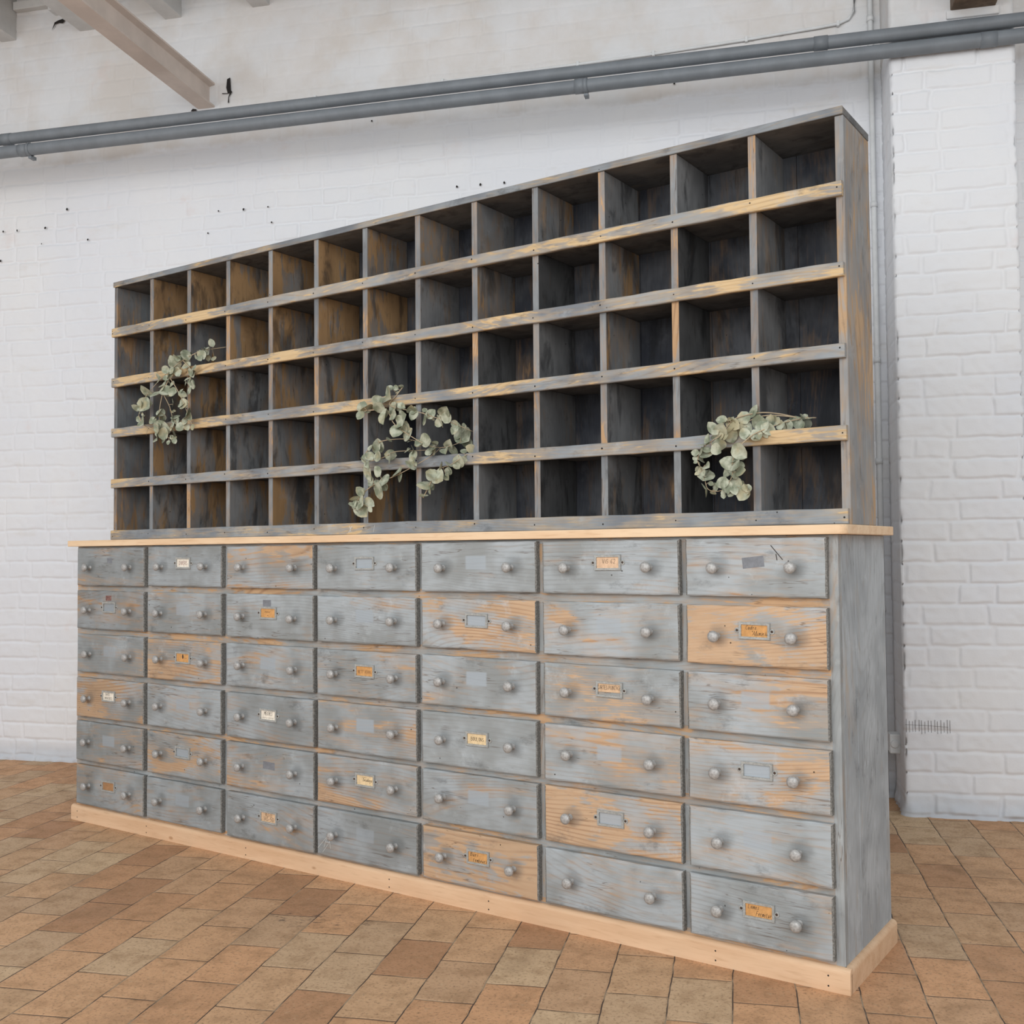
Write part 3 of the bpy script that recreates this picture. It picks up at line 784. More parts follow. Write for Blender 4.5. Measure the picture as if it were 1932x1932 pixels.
def holder_mesh():
    """pressed metal label frame with an eyelet and a screw at each end"""
    bm = bmesh.new()
    a, b, fr, t = 0.0375, 0.0195, 0.0058, 0.0042
    O = [(-a, -b), (a, -b), (a, b), (-a, b)]; I = [(-a + fr, -b + fr), (a - fr, -b + fr), (a - fr, b - fr), (-a + fr, b - fr)]
    def ring(pts, y): return [bm.verts.new((x, y, z)) for x, z in pts]
    o0, o1 = ring(O, 0.0), ring(O, -t + .001); o2 = ring([(x * .985, z * .97) for x, z in O], -t); i2 = ring(I, -t + .0004); i1 = ring(I, -0.0002)
    for P_, Q_ in ((o0, o1), (o1, o2), (o2, i2), (i2, i1)):
        for i in range(4): bm.faces.new((P_[i], P_[(i + 1) % 4], Q_[(i + 1) % 4], Q_[i]))
    for s in (-1, 1):
        n = 12
        cx = s * (a + 0.0045)
        P0 = [(cx + 0.0062 * math.cos(2 * math.pi * i / n), 0.0062 * math.sin(2 * math.pi * i / n)) for i in range(n)]
        u, v, wv = ring(P0, 0.0), ring(P0, -0.0018), ring([(cx + (x - cx) * .85, z * .85) for x, z in P0], -0.0024)
        for P_, Q_ in ((u, v), (v, wv)):
            for i in range(n): bm.faces.new((P_[i], P_[(i + 1) % n], Q_[(i + 1) % n], Q_[i]))
        bm.faces.new(wv)
        f = bm.faces.new(ring([(cx + (x - cx) * .5, z * .5) for x, z in P0], -0.0030)); f.material_index = 1
        sr = ring([(cx + (x - cx) * .5, z * .5) for x, z in P0], -0.0024)
    fix(bm)
    me = bpy.data.meshes.new('label_holder'); bm.to_mesh(me); bm.free()
    me.materials.append(M_HOLDER); me.materials.append(M_SCREW)
    return me
HOLDER = holder_mesh()

def link_mesh(name, me, parent, loc, ry=0.0):
    o = bpy.data.objects.new(name, me)
    COL.objects.link(o); o.parent = parent; o.location = loc; o.rotation_euler = (0, ry, 0)
    return o

T = 0.018
for c in range(7):
    for r in range(6):
        x0, x1, z0, z1 = LEFT[c], RIGHT[c], BOTS[r], TOPS[r]
        w, h = x1 - x0, z1 - z0
        cx, cz = (x0 + x1) / 2, (z0 + z1) / 2
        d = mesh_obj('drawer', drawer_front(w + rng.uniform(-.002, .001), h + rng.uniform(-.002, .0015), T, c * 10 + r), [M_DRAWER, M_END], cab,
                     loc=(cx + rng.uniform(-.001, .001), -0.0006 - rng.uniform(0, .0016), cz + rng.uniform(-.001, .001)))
        d.rotation_euler = (0, math.radians(rng.uniform(-.16, .16)), 0)
        held = (c + r) % 2 == 1
        props(d, WEAR[r][c] + (.06 if c == 0 else 0.0), rng.uniform(1, 40), DARK_FALLOFF[r][c], (0.9 if (c, r) not in CARDS else 0.0) if held else 0.0 if (c, r) in ((0, 0), (2, 0), (6, 0), (2, 4), (5, 5)) else rng.uniform(.5, .95))
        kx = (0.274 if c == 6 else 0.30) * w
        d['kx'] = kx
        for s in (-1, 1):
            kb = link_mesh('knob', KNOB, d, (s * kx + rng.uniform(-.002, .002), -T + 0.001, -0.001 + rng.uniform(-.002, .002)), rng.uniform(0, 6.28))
        hz = 0.011 + rng.uniform(-.0015, .0015)
        if held:
            link_mesh('label_holder', HOLDER, d, (0.001, -T, hz), math.radians(rng.uniform(-.8, .8)))
            if (c, r) in CARDS:
                col, lines = CARDS[(c, r)]
                bm = bmesh.new()
                a, b = 0.0325, 0.0145
                zlo = -0.0065 if (c, r) == (5, 2) else -b
                box(bm, -a, a, -0.0012, 0.0, zlo, b)
                for (txt, tx, tz, th_, tw, sl, ink, pw) in lines:
                    strokes(bm, write(txt, tx, tz, th_, sl, tw), pw * 0.75, -0.0014, 1 + ink)
                if (c, r) == (1, 2):
                    f = bm.faces.new([bm.verts.new((0.0 + .0035 * math.cos(i * .8) , -0.0014, .004 + .008 * math.sin(i * .8))) for i in range(8)][::-1]); f.material_index = 1
                cd = mesh_obj('label_card', bm, [CARD[col], M_INK, M_INKRED, M_INKFAINT], d, loc=(0.001, -T, hz))
                if (c, r) in CARD_NOTE: cd['label'] = CARD_NOTE[(c, r)]
        # bits of old tape and scratches
        tp = {(6, 0): (0.0, .012, .026, .0125, .10, M_TAPE), (0, 0): (0.0, .022, .014, .009, 0, M_TAPE), (0, 1): (-.004, .044, .016, .009, 0, M_TAPE_RED),
              (2, 1): (-.006, .042, .018, .010, 0, M_TAPE), (2, 4): (0.002, .012, .026, .0115, -.03, M_TAPE)}.get((c, r))
        if tp:
            tx, tz, ta, tb_, rot, tm = tp
            bm = bmesh.new(); box(bm, -ta, ta, -0.0005, 0.0003, -tb_, tb_)
            o = mesh_obj('tape', bm, tm, d, loc=(tx, -T, tz)); o.rotation_euler = (0, -rot, 0)
        if (c, r) == (3, 5):
            bm = bmesh.new(); strokes(bm, write('A', -.165, -.045, .045, .1), .0012, 0); strokes(bm, [[(-.19, -.05), (-.15, -.01)], [(-.17, -.06), (-.145, -.03)]], .0009, 0)
            mesh_obj('scratch', bm, M_CHALK, d, loc=(0, -T - 0.0006, 0))
        if (c, r) == (6, 0):
            bm = bmesh.new(); strokes(bm, [[(.043, .05), (.07, .018)], [(.055, .03), (.057, .017)]], .0018, 0)
            mesh_obj('scratch', bm, M_INK, d, loc=(0, -T - 0.0006, 0))

# ------------------------------------------------------------------ worktop
WT = 0.022
wt = empty('worktop', None, (0, 0, HB), ANG)
x0, x1, y0, y1, R_ = -W - 0.0295, 0.0255, -0.0248, D + 0.002, 0.022
bm = bmesh.new()
poly = [(x0, y1), (x0, y0)] + [(x1 - R_ + R_ * math.cos(a), y0 + R_ + R_ * math.sin(a)) for a in [-math.pi / 2 + i * math.pi / 12 for i in range(7)]] + [(x1, y1 - .006), (x1 - .006, y1)]
prism(bm, poly, 'Z', 0.0003, WT)
fix(bm)
bpy.data.objects.remove(wt)
wt = mesh_obj('worktop', bm, M_PINE, None, bevel=0.0022, seg=2, loc=(0, 0, HB))
wt.rotation_euler = (0, 0, ANG)
tag(wt, 'pale raw pine worktop board lying across the drawer cabinet', 'worktop')

# ------------------------------------------------------------------ pigeonhole rack
HX0, HX1, HY, HD, HZ0, HZ1 = -2.683, 0.0155, 0.0494, 0.2012, HB + WT + 0.0004, 1.976
rack = empty('pigeonhole_rack', None, (0, 0, 0), ANG)
tag(rack, 'dark grey worn wooden rack of sixty five open pigeonholes standing on the pine worktop', 'shelf')
DX = [-2.4640, -2.2600, -2.0584, -1.8532, -1.6467, -1.4410, -1.2342, -1.0273, -0.8224, -0.6154, -0.4090, -0.2033]
SHZ = [1.246, 1.433, 1.618, 1.803]            # rail tops; the shelves lie a little lower
RB = [1.213, 1.400, 1.585, 1.770]
def board(name, mat, parent, b, wear, seed, dark=0.0, bev=0.0012):
    """a board whose mesh is centred on its own origin"""
    cx, cy, cz = (b[0] + b[1]) / 2, (b[2] + b[3]) / 2, (b[4] + b[5]) / 2
    bm = boxes((b[0] - cx, b[1] - cx, b[2] - cy, b[3] - cy, b[4] - cz, b[5] - cz))
    o = mesh_obj(name, bm, mat, parent, bevel=bev, seg=1, loc=(cx, cy, cz))
    return props(o, wear, seed, dark)
YB = HY + HD
# right side in two planks with an open joint, left side in one
bm = boxes((-0.0045, HX1, HY, HY + 0.132, HZ0, HZ1 - 0.0185), (-0.0045, HX1 - 0.0004, HY + 0.1335, YB, HZ0, HZ1 - 0.0185))
o = mesh_obj('side_panel', bm, M_HSIDE, rack, bevel=0.0014, seg=1); props(o, 0.55, 7.7)
bm = boxes((HX0, HX0 + 0.0175, HY, YB, HZ0, HZ1 - 0.0185))
o = mesh_obj('side_panel', bm, M_EDGE, rack, bevel=0.0014, seg=1); props(o, 0.40, 17.1, 0.30)
board('top_board', M_EDGE, rack, (HX0 - 0.0005, HX1 + 0.0005, HY - 0.001, YB, HZ1 - 0.018, HZ1), 0.25, 4.4, 0.05)
rack.children[-1].data.materials[0] = M_SHELF
top_edge = board('front_edge', M_RAIL, rack, (HX0 - 0.0006, HX1 + 0.0006, HY - 0.0062, HY - 0.0012, HZ1 - 0.0185, HZ1 + 0.0004), 0.40, 31.2, 0.12)
board('bottom_board', M_SHELF, rack, (HX0 + 0.018, HX1 - 0.0205, HY + 0.001, YB - 0.012, HZ0, 1.046), 0.2, 3.9)
SH = []
for i, z in enumerate(SHZ):
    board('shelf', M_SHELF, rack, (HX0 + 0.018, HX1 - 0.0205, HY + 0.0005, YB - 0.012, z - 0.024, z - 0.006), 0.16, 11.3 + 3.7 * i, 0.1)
for i, (a, b, wv) in enumerate([(HZ0 + 0.001, 1.0585, .44)] + [(RB[i], SHZ[i], (.52, .56, .60, .57)[i]) for i in range(4)]):
    # nailed-on front rail, ends slightly worn
    n = 40
    bm = bmesh.new()
    x0, x1 = HX0 + 0.001, HX1 - 0.003
    sec = []
    for k_ in range(n + 1):
        x = x0 + (x1 - x0) * k_ / n
        j = rng.uniform(-.0011, .0011); j2 = rng.uniform(-.0009, .0009)
        sec.append([bm.verts.new(p) for p in ((x, HY - 0.0005, a + j2), (x, HY - 0.0105, a + j2), (x, HY - 0.0125, a + .002 + j2), (x, HY - 0.0125, b - .002 + j), (x, HY - 0.0105, b + j), (x, HY - 0.0005, b + j))])
    for A, B in zip(sec[:-1], sec[1:]):
        for q in range(6): bm.faces.new((A[q], A[(q + 1) % 6], B[(q + 1) % 6], B[q]))
    bm.faces.new(sec[0]); bm.faces.new(sec[-1][::-1])
    fix(bm)
    for dx in [HX0 + .01] + DX + [HX1 - 0.011]:
        xx, zz = dx + rng.uniform(-.003, .003), (a + b) / 2 + rng.uniform(-.006, .006)
        s = rng.uniform(.0018, .0027)
        f = bm.faces.new([bm.verts.new((xx + s * math.cos(q * 1.047), HY - 0.01275, zz + s * math.sin(q * 1.047))) for q in range(6)]); f.material_index = 1
        if f.normal.y > 0: f.normal_flip()
    o = mesh_obj('front_rail', bm, [M_RAIL, M_HOLE], rack); props(o, wv, 2.9 + 6.1 * i, 0.0)
    if i == 0:
        bm = bmesh.new(); strokes(bm, write('x', -1.50, 1.030, .02, .2), .0014, HY - 0.0129); strokes(bm, [[(-1.40, 1.03), (-1.395, 1.05)]], .001, HY - 0.0129)
        mesh_obj('chalk_mark', bm, M_CHALK, o)
# uprights: one piece per pigeonhole row, brown where the paint has gone
DW = [[.74, .80, .80, .76, .80, .58, .62, .38, .55, .22, .12, .22],
      [.66, .44, .70, .76, .78, .70, .30, .54, .05, .55, .05, .40],
      [.36, .42, .36, .52, .54, .30, .24, .05, .12, .36, .05, .22],
      [.52, .46, .42, .42, .48, .26, .20, .05, .15, .22, .05, .15],
      [.46, .54, .48, .50, .42, .40, .24, .22, .10, .22, .05, .18]]
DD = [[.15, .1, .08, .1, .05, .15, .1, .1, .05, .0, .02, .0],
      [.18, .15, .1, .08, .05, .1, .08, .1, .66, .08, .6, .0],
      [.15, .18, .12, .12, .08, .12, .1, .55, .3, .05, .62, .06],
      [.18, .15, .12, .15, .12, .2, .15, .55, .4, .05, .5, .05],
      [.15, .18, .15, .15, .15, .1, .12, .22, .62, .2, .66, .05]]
ZL = [1.803 - .006, 1.618 - .006, 1.433 - .006, 1.246 - .006, 1.046]
ZH = [HZ1 - .0185, 1.803 - .0245, 1.618 - .0245, 1.433 - .0245, 1.246 - .0245]
for r in range(5):
    for c in range(12):
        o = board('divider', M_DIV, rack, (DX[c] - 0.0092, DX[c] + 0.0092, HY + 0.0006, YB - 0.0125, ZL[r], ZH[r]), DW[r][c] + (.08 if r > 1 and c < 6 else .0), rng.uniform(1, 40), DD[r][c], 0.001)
        # the sanded front edge of the divider
        e = board('front_edge', M_EDGE, o, (-0.0093, 0.0093, -(YB - HY - .0131) / 2 - 0.0012, -(YB - HY - .0131) / 2 - 0.0002, -(ZH[r] - ZL[r]) / 2, (ZH[r] - ZL[r]) / 2), rng.uniform(.30, .62), rng.uniform(1, 40), 0.05, 0.0)
bs = []
x = HX0 + 0.018
while x < HX1 - 0.03:
    wv = min(rng.uniform(.085, .125), HX1 - 0.0205 - x)
    bs.append((x, x + wv - 0.0016, YB - 0.0118 + rng.uniform(0, .001), YB - 0.001, HZ0, HZ1 - 0.0185))
    x += wv
o = mesh_obj('back_panel', boxes(*bs), M_BACK, rack); props(o, 0.30, 21.4)

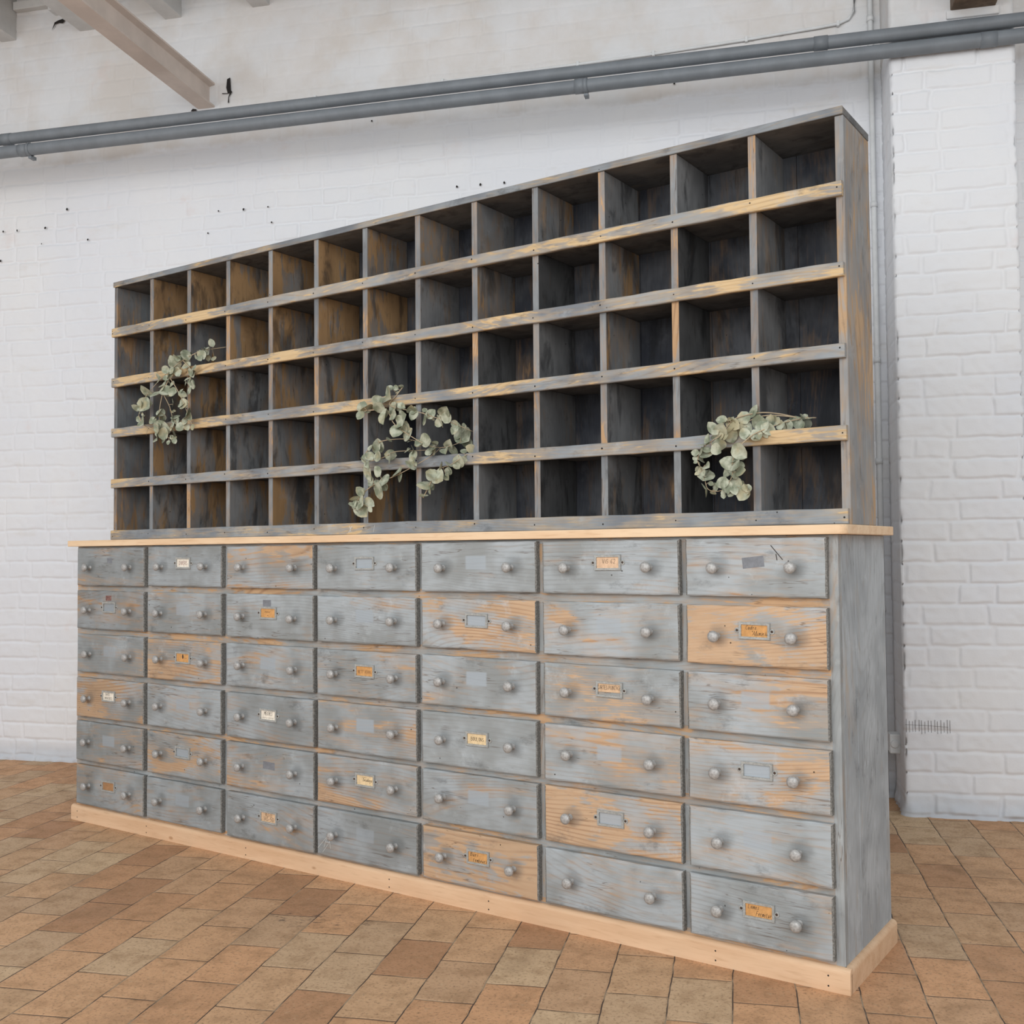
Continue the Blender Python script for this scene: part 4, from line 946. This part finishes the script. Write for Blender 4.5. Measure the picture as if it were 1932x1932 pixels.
# ------------------------------------------------------------------ dried eucalyptus garlands
GARLANDS = [[[[[-2.163,0.13,1.689],[-2.188,0.09,1.679],[-2.191,0.05,1.669],[-2.257,0.02,1.637],[-2.329,0.01,1.598],[-2.401,0.01,1.558],[-2.453,0.005,1.511],[-2.471,0.0,1.461]],[[-2.329,0.01,1.598],[-2.266,0.0,1.54],[-2.231,0.0,1.491],[-2.216,0.01,1.446]],[[-2.308,0.01,1.591],[-2.337,0.0,1.528],[-2.348,-0.005,1.471],[-2.358,0.0,1.41],[-2.385,0.01,1.367]],[[-2.337,0.0,1.528],[-2.314,0.01,1.481],[-2.313,0.02,1.446]],[[-2.257,0.02,1.637],[-2.216,0.02,1.601],[-2.231,0.03,1.568],[-2.242,0.03,1.541]],[[-2.471,0.0,1.461],[-2.445,0.0,1.428],[-2.394,0.0,1.406],[-2.349,0.01,1.378],[-2.302,0.015,1.373]]],[[-2.183,0.083,1.699,0.0231,-0.005,0.007,-0.02],[-2.181,0.04,1.675,0.0153,-0.01,0.01,-0.006],[-2.185,0.071,1.667,0.0333,-0.004,0.004,0.008],[-2.24,0.019,1.654,0.0357,-0.001,0.009,-0.008],[-2.267,0.008,1.648,0.0281,0.001,0.011,-0.016],[-2.29,0.012,1.633,0.0488,0.006,0.004,-0.01],[-2.232,0.041,1.661,0.0205,0.008,-0.006,-0.008],[-2.213,0.043,1.65,0.0204,-0.003,-0.004,0.007],[-2.24,0.023,1.615,0.0332,0.009,-0.003,-0.001],[-2.189,0.012,1.604,0.0227,-0.027,0.008,-0.003],[-2.214,0.021,1.592,0.0254,-0.006,0.001,0.001],[-2.264,0.009,1.591,0.0306,-0.029,0.006,0.027],[-2.325,0.003,1.61,0.0283,0.005,0.009,-0.007],[-2.295,0.003,1.602,0.0256,-0.016,0.01,0.005],[-2.305,-0.0,1.585,0.0256,-0.008,0.008,-0.002],[-2.381,0.017,1.585,0.039,0.016,-0.007,-0.007],[-2.348,0.008,1.56,0.031,0.022,-0.005,-0.008],[-2.296,0.007,1.553,0.0282,0.014,-0.004,0.002],[-2.317,0.012,1.571,0.0232,0.002,-0.004,0.004],[-2.424,-0.0,1.545,0.0496,0.004,0.008,-0.005],[-2.38,0.003,1.528,0.0389,-0.033,0.006,0.019],[-2.322,0.002,1.532,0.0385,-0.012,-0.001,0.004],[-2.284,0.003,1.526,0.0332,0.026,-0.003,0.002],[-2.238,0.005,1.517,0.0254,-0.011,-0.005,-0.002],[-2.259,0.036,1.555,0.0256,0.021,-0.006,-0.004],[-2.205,0.02,1.546,0.0279,-0.032,0.01,0.009],[-2.235,0.03,1.568,0.023,0.004,-0.0,-0.0],[-2.233,0.031,1.532,0.0179,-0.009,-0.001,0.01],[-2.229,0.001,1.482,0.0379,0.001,0.002,-0.002],[-2.281,0.0,1.489,0.0306,-0.036,0.008,-0.002],[-2.44,0.001,1.496,0.0496,-0.017,0.003,0.003],[-2.472,-0.008,1.488,0.0314,0.01,0.01,-0.002],[-2.358,0.003,1.454,0.049,0.008,-0.007,0.002],[-2.319,0.019,1.469,0.0154,0.005,-0.005,-0.001],[-2.449,-0.0,1.464,0.0131,-0.02,0.001,0.004],[-2.437,-0.006,1.432,0.0443,-0.011,0.006,0.001],[-2.431,0.006,1.4,0.0287,0.025,-0.006,0.012],[-2.47,-0.001,1.447,0.0184,0.009,0.001,0.002],[-2.399,0.004,1.437,0.0285,0.045,-0.006,-0.004],[-2.35,0.005,1.408,0.0567,-0.008,-0.005,0.002],[-2.341,0.009,1.389,0.0412,-0.003,0.002,-0.011],[-2.308,0.016,1.413,0.0333,-0.005,0.004,0.033],[-2.295,0.015,1.394,0.0333,-0.007,0.0,-0.02],[-2.266,0.017,1.407,0.0306,-0.047,0.003,0.038],[-2.205,0.001,1.442,0.0403,-0.011,0.009,0.004],[-2.222,0.004,1.421,0.0253,0.006,0.006,0.025],[-2.225,0.014,1.402,0.0202,0.009,-0.004,0.044],[-2.177,-0.001,1.397,0.02,-0.04,0.011,0.049],[-2.362,-0.002,1.369,0.0283,-0.02,0.011,0.003],[-2.345,0.011,1.367,0.0206,0.002,-0.001,0.011],[-2.315,0.007,1.355,0.0154,-0.005,0.006,0.02],[-2.305,0.013,1.373,0.0154,-0.003,0.001,0.001],[-2.29,0.012,1.36,0.0204,-0.012,0.003,0.014],[-2.306,0.015,1.445,0.0205,-0.007,0.005,0.001],[-2.194,0.078,1.646,0.018,0.004,-0.008,0.028],[-2.171,0.082,1.643,0.0179,-0.017,0.008,0.036],[-2.185,0.043,1.651,0.0305,-0.014,0.004,0.014],[-2.186,0.035,1.638,0.0203,-0.022,0.008,0.022]]],[[[[-1.296,0.05,1.455],[-1.307,0.035,1.431],[-1.321,0.02,1.403],[-1.261,0.015,1.384],[-1.199,0.01,1.37],[-1.14,0.01,1.35],[-1.093,0.02,1.334],[-1.052,0.07,1.309]],[[-1.418,0.01,1.392],[-1.327,0.01,1.385],[-1.283,0.0,1.34],[-1.214,0.0,1.297],[-1.169,0.01,1.273],[-1.137,0.03,1.266],[-1.103,0.05,1.274],[-1.085,0.08,1.29]],[[-1.406,0.01,1.265],[-1.373,0.01,1.288],[-1.322,0.01,1.298],[-1.24,0.01,1.295],[-1.177,0.02,1.274]],[[-1.4,0.0,1.236],[-1.34,0.01,1.247],[-1.307,0.02,1.262],[-1.267,0.025,1.264],[-1.185,0.03,1.262]],[[-1.441,0.0,1.11],[-1.41,0.0,1.143],[-1.358,0.0,1.171],[-1.312,0.005,1.184],[-1.264,0.01,1.2],[-1.216,0.015,1.22],[-1.163,0.02,1.244],[-1.137,0.03,1.266]],[[-1.179,0.0,1.123],[-1.153,0.0,1.162],[-1.135,0.005,1.198],[-1.09,0.015,1.214],[-1.064,0.02,1.228],[-1.038,0.05,1.252]]],[[-1.333,0.039,1.457,0.0154,0.029,-0.001,-0.02],[-1.311,0.038,1.455,0.0153,0.011,0.006,-0.009],[-1.298,0.045,1.456,0.0153,0.002,0.005,-0.002],[-1.333,0.03,1.428,0.0511,0.019,-0.003,-0.011],[-1.352,0.004,1.416,0.0357,-0.009,0.006,-0.028],[-1.417,0.009,1.403,0.031,-0.001,0.001,-0.011],[-1.402,0.016,1.394,0.0438,0.007,-0.006,-0.004],[-1.418,0.0,1.378,0.0232,0.0,0.01,0.014],[-1.342,-0.001,1.395,0.0406,-0.008,0.011,-0.008],[-1.319,0.0,1.365,0.0455,0.002,0.007,0.008],[-1.305,0.021,1.386,0.0431,0.006,-0.003,0.01],[-1.283,0.017,1.393,0.0252,-0.0,-0.0,-0.002],[-1.281,-0.002,1.368,0.0276,-0.024,0.007,-0.006],[-1.247,-0.005,1.35,0.0498,-0.028,0.005,-0.016],[-1.223,0.004,1.38,0.0398,-0.007,0.008,-0.003],[-1.218,0.008,1.364,0.0298,0.003,0.003,0.009],[-1.268,-0.011,1.32,0.0399,0.002,0.011,0.009],[-1.244,0.002,1.33,0.0324,-0.004,-0.002,-0.012],[-1.239,0.006,1.308,0.0399,0.008,-0.006,-0.0],[-1.185,0.017,1.376,0.0149,0.001,-0.007,-0.011],[-1.159,0.013,1.362,0.0271,-0.003,-0.003,-0.005],[-1.18,0.017,1.351,0.0445,0.01,-0.007,0.008],[-1.102,0.003,1.363,0.0389,-0.015,0.012,-0.022],[-1.099,0.01,1.348,0.0292,-0.012,0.006,-0.009],[-1.133,0.021,1.339,0.0368,0.01,-0.007,0.005],[-1.087,0.03,1.33,0.0195,-0.001,-0.004,0.001],[-1.087,0.029,1.314,0.0292,0.003,0.004,0.013],[-1.076,0.058,1.319,0.027,0.008,-0.007,-0.0],[-1.093,0.08,1.3,0.0495,0.008,-0.0,-0.009],[-1.107,0.069,1.302,0.0223,0.013,-0.004,-0.02],[-1.168,0.001,1.287,0.0417,-0.013,0.006,-0.009],[-1.196,0.008,1.281,0.0321,-0.005,0.008,0.001],[-1.149,0.017,1.278,0.0196,-0.004,0.003,-0.009],[-1.228,0.002,1.287,0.0149,-0.004,0.009,0.005],[-1.113,0.038,1.276,0.0294,-0.003,0.004,-0.005],[-1.11,0.055,1.261,0.032,0.002,-0.007,0.011],[-1.123,0.03,1.256,0.0245,-0.005,0.005,0.012],[-1.144,0.011,1.26,0.0318,-0.005,0.012,0.008],[-1.171,0.019,1.254,0.0247,-0.015,0.011,0.008],[-1.04,0.041,1.258,0.0266,0.002,0.009,-0.006],[-1.062,0.039,1.253,0.0194,0.011,-0.004,-0.013],[-1.233,0.022,1.266,0.0325,-0.003,0.005,-0.003],[-1.251,0.019,1.263,0.0225,-0.006,0.006,0.001],[-1.226,0.017,1.246,0.0274,-0.01,0.01,0.018],[-1.358,0.018,1.285,0.0332,0.005,-0.008,0.006],[-1.355,0.006,1.295,0.0153,0.001,0.004,-0.004],[-1.309,0.002,1.297,0.0202,-0.002,0.008,0.001],[-1.378,-0.001,1.278,0.0178,-0.007,0.011,0.001],[-1.343,-0.003,1.249,0.0354,-0.012,0.011,-0.004],[-1.31,0.006,1.245,0.0378,-0.013,0.009,0.009],[-1.387,0.005,1.254,0.0307,0.009,-0.002,-0.014],[-1.392,-0.009,1.237,0.028,-0.008,0.009,-0.001],[-1.379,-0.01,1.228,0.0203,-0.013,0.011,0.01],[-1.385,-0.001,1.208,0.0458,-0.008,0.002,0.03],[-1.345,-0.005,1.206,0.0328,0.01,0.007,-0.028],[-1.387,0.008,1.184,0.0357,0.022,-0.008,-0.016],[-1.227,0.004,1.22,0.0322,-0.001,0.01,-0.005],[-1.228,0.013,1.232,0.0249,0.007,0.001,-0.014],[-1.283,0.012,1.201,0.0351,0.007,-0.003,-0.005],[-1.322,-0.001,1.178,0.0378,-0.007,0.004,0.001],[-1.335,0.01,1.163,0.0253,-0.001,-0.008,0.014],[-1.341,-0.002,1.149,0.0479,-0.023,0.002,0.018],[-1.37,-0.007,1.166,0.0228,-0.001,0.007,-0.002],[-1.416,-0.004,1.15,0.0281,0.006,0.004,-0.007],[-1.43,-0.011,1.127,0.0332,0.001,0.011,-0.005],[-1.416,-0.004,1.118,0.0434,-0.013,0.004,0.004],[-1.441,-0.007,1.11,0.0256,-0.0,0.007,0.0],[-1.419,0.006,1.098,0.0435,-0.022,-0.006,0.012],[-1.387,0.005,1.117,0.0306,-0.031,-0.005,0.017],[-1.378,-0.002,1.096,0.0178,-0.051,0.002,0.026],[-1.135,-0.008,1.187,0.0413,-0.006,0.011,-0.002],[-1.12,-0.004,1.18,0.0412,-0.022,0.007,0.005],[-1.167,-0.007,1.158,0.0391,0.007,0.007,-0.005],[-1.172,-0.008,1.127,0.0293,-0.003,0.008,0.001],[-1.148,-0.007,1.144,0.0243,-0.015,0.007,0.004],[-1.068,0.025,1.222,0.0363,0.0,-0.005,0.004],[-1.111,-0.0,1.21,0.0242,-0.007,0.009,-0.006],[-1.089,0.003,1.213,0.0266,-0.007,0.011,-0.001],[-1.099,0.019,1.197,0.0219,-0.002,-0.007,0.013],[-1.1,0.009,1.179,0.0194,-0.013,0.001,0.027],[-1.077,0.025,1.212,0.0218,-0.001,-0.008,0.009]]],[[[[-0.086,0.13,1.279],[-0.118,0.1,1.279],[-0.156,0.07,1.288],[-0.194,0.04,1.29],[-0.247,0.02,1.277],[-0.274,0.01,1.242],[-0.288,0.0,1.231],[-0.322,0.0,1.209],[-0.332,0.0,1.18],[-0.317,0.0,1.152],[-0.309,0.0,1.115],[-0.288,0.01,1.107],[-0.259,0.01,1.115],[-0.234,0.01,1.114],[-0.206,0.01,1.102]],[[-0.111,0.1,1.276],[-0.145,0.06,1.264],[-0.189,0.02,1.242],[-0.213,0.01,1.225],[-0.225,0.0,1.209],[-0.244,0.0,1.176],[-0.245,0.0,1.143],[-0.261,0.0,1.117]],[[-0.118,0.1,1.279],[-0.166,0.06,1.284],[-0.201,0.04,1.279],[-0.23,0.03,1.262],[-0.271,0.01,1.243]],[[-0.215,0.01,1.101],[-0.223,0.01,1.112],[-0.211,0.01,1.118]]],[[-0.275,0.012,1.277,0.0226,0.018,0.004,-0.013],[-0.264,0.024,1.274,0.0308,0.01,-0.006,-0.005],[-0.205,0.036,1.294,0.0265,-0.002,-0.001,-0.007],[-0.202,0.041,1.287,0.0184,0.002,-0.004,0.001],[-0.226,0.03,1.28,0.0306,-0.001,-0.003,0.002],[-0.245,0.015,1.264,0.0265,-0.009,0.002,0.004],[-0.291,-0.005,1.256,0.0287,0.01,0.01,-0.02],[-0.272,0.003,1.252,0.0348,0.0,0.008,-0.006],[-0.256,0.02,1.24,0.0348,-0.005,-0.005,0.009],[-0.242,0.031,1.251,0.0205,0.002,-0.006,0.007],[-0.286,0.01,1.239,0.0267,0.003,-0.006,-0.004],[-0.265,0.005,1.237,0.0184,-0.006,0.005,0.006],[-0.222,0.032,1.257,0.0286,-0.005,-0.001,0.008],[-0.228,0.035,1.268,0.0246,0.002,-0.004,-0.004],[-0.194,0.043,1.266,0.0346,-0.003,-0.001,0.014],[-0.181,0.034,1.257,0.0304,0.003,-0.004,-0.01],[-0.17,0.056,1.271,0.0244,-0.0,0.001,0.012],[-0.155,0.056,1.267,0.0203,0.004,-0.001,-0.005],[-0.169,0.037,1.249,0.0303,-0.004,-0.002,0.001],[-0.143,0.048,1.256,0.0242,-0.008,0.007,0.006],[-0.137,0.076,1.258,0.0264,-0.0,-0.006,0.009],[-0.12,0.097,1.266,0.0265,-0.0,-0.007,0.007],[-0.102,0.101,1.274,0.0285,-0.004,0.011,0.005],[-0.104,0.122,1.269,0.0266,0.002,-0.007,0.01],[-0.114,0.102,1.257,0.0183,-0.001,-0.007,0.017],[-0.304,0.001,1.232,0.0247,0.008,-0.001,-0.007],[-0.313,-0.011,1.219,0.0287,-0.001,0.011,-0.004],[-0.28,0.007,1.218,0.0307,-0.007,-0.006,0.014],[-0.28,-0.009,1.206,0.0265,-0.016,0.009,0.02],[-0.22,0.019,1.239,0.0264,0.01,-0.007,-0.012],[-0.192,0.019,1.235,0.0262,-0.003,-0.001,0.003],[-0.18,0.008,1.228,0.016,-0.011,0.011,0.012],[-0.32,-0.009,1.203,0.0185,-0.004,0.009,-0.001],[-0.31,0.001,1.196,0.0288,-0.014,-0.001,0.006],[-0.338,-0.001,1.201,0.0186,0.012,0.001,-0.003],[-0.34,0.003,1.188,0.0124,0.01,-0.003,-0.004],[-0.327,0.007,1.184,0.0228,-0.004,-0.007,-0.0],[-0.305,-0.008,1.167,0.0225,-0.017,0.008,-0.005],[-0.323,-0.012,1.17,0.0164,-0.003,0.012,-0.0],[-0.333,0.006,1.16,0.0207,0.011,-0.006,0.002],[-0.329,-0.012,1.15,0.0103,0.009,0.012,0.009],[-0.314,0.006,1.145,0.0391,-0.001,-0.006,-0.002],[-0.305,-0.01,1.112,0.0327,-0.004,0.01,0.002],[-0.301,0.004,1.126,0.0123,-0.01,-0.004,-0.002],[-0.293,0.011,1.118,0.0164,-0.001,-0.004,-0.009],[-0.298,0.013,1.106,0.0144,0.004,-0.006,0.003],[-0.224,-0.001,1.198,0.0383,-0.005,0.001,0.003],[-0.256,0.006,1.173,0.0366,0.012,-0.006,-0.001],[-0.234,-0.008,1.165,0.0363,-0.011,0.008,0.002],[-0.243,0.001,1.177,0.0142,0.001,-0.001,0.002],[-0.223,-0.005,1.151,0.0241,-0.021,0.005,0.0],[-0.249,0.006,1.142,0.0305,0.002,-0.006,-0.002],[-0.239,0.013,1.125,0.0264,0.002,-0.003,-0.011],[-0.269,-0.003,1.126,0.0305,0.01,0.003,-0.006],[-0.262,-0.001,1.116,0.0304,0.001,0.001,0.0],[-0.241,-0.001,1.108,0.0222,-0.006,0.011,0.006],[-0.266,-0.001,1.102,0.0162,-0.008,0.011,0.009],[-0.223,0.01,1.099,0.0283,0.006,0.0,0.004],[-0.216,0.008,1.113,0.0161,-0.001,0.002,0.001],[-0.208,0.015,1.102,0.0181,0.002,-0.005,-0.0]]]]

GNAMES = ['dried eucalyptus garland with a looped tail, draped on the left side of the pigeonhole rack',
          'widest dried eucalyptus garland of three crossing sprays, hung in the middle of the pigeonhole rack',
          'dried eucalyptus garland on the right, its stems lying inside a pigeonhole above the hanging tail']
def leaf(bm, p, s, base, r):
    base = Vector(base)
    d = -base
    if d.length < 0.004:
        d = Vector((r.uniform(-1, 1), 0, r.uniform(-1, .4)))
    d = d.normalized()
    d = (d + Vector((r.uniform(-.5, .5), r.uniform(-.5, .35), r.uniform(-.75, .25)))).normalized()
    nrm = Vector((r.uniform(-.55, .75), -1.0, r.uniform(-.35, .8))).normalized()
    side = d.cross(nrm)
    if side.length < .1: side = Vector((1, 0, 0))
    side.normalize(); nrm = side.cross(d).normalized()
    w = s * r.uniform(.78, 1.02); l = s * r.uniform(.95, 1.15)
    cup, fold, curl = r.uniform(-.25, .25), r.uniform(.05, .42), r.uniform(-.3, .3)
    P0 = Vector(p) - d * l * .5
    rows = []
    N, Mm = 6, 5
    for i in range(N + 1):
        t = i / N
        hw = w * .5 * (math.sin(math.pi * min(1, t * .93 + .05)) ** .62) * (1.05 - .12 * t) if 0 < t < 1 else w * (.05 if t == 0 else .04)
        row = []
        for j in range(Mm):
            q = j / (Mm - 1) * 2 - 1
            z = fold * abs(q) * hw + cup * hw * q * q + curl * l * (t - .5) ** 2 + r.uniform(-.012, .012) * s
            row.append(bm.verts.new(P0 + d * (l * t) + side * (hw * q) + nrm * z))
        rows.append(row)
    for A, B in zip(rows[:-1], rows[1:]):
        for j in range(Mm - 1):
            f = bm.faces.new((A[j], A[j + 1], B[j + 1], B[j])); f.smooth = True
    return P0

for gi, (stems, leaves) in enumerate(GARLANDS):
    r = random.Random(100 + gi)
    g = empty('eucalyptus_garland', None, (0, 0, 0), ANG)
    tag(g, GNAMES[gi], 'garland', 'dried eucalyptus garlands')
    bs_, bl = bmesh.new(), bmesh.new()
    for st in stems:
        pts = [Vector(p) for p in st]
        sm = []
        for i in range(len(pts) - 1):
            p0, p1, p2, p3 = pts[max(i - 1, 0)], pts[i], pts[i + 1], pts[min(i + 2, len(pts) - 1)]
            for q in range(5):
                t = q / 5
                sm.append(.5 * ((2 * p1) + (p2 - p0) * t + (2 * p0 - 5 * p1 + 4 * p2 - p3) * t * t + (3 * p1 - p0 - 3 * p2 + p3) * t ** 3))
        sm.append(pts[-1])
        tube(bs_, sm, 0.0017, 6, 0.0008)
    for lf in leaves:
        p, s, b = Vector(lf[:3]), lf[3] * 1.17, Vector(lf[4:7])
        p0 = leaf(bl, p, s, b, r)
        if b.length > .006:
            tube(bs_, [p + b, p0], 0.0008, 5)
        for _x in range(1 + (gi == 0) if r.random() < .5 else 0):
            q_ = p + b * r.uniform(.4, 1.0) + Vector((r.uniform(-.012, .012), r.uniform(-.004, .012), r.uniform(-.012, .012)))
            leaf(bl, q_, s * r.uniform(.55, .85), p + b - q_, r)
    mesh_obj('stem', fix(bs_), M_STEM, g)
    mesh_obj('foliage', bl, M_LEAF, g)
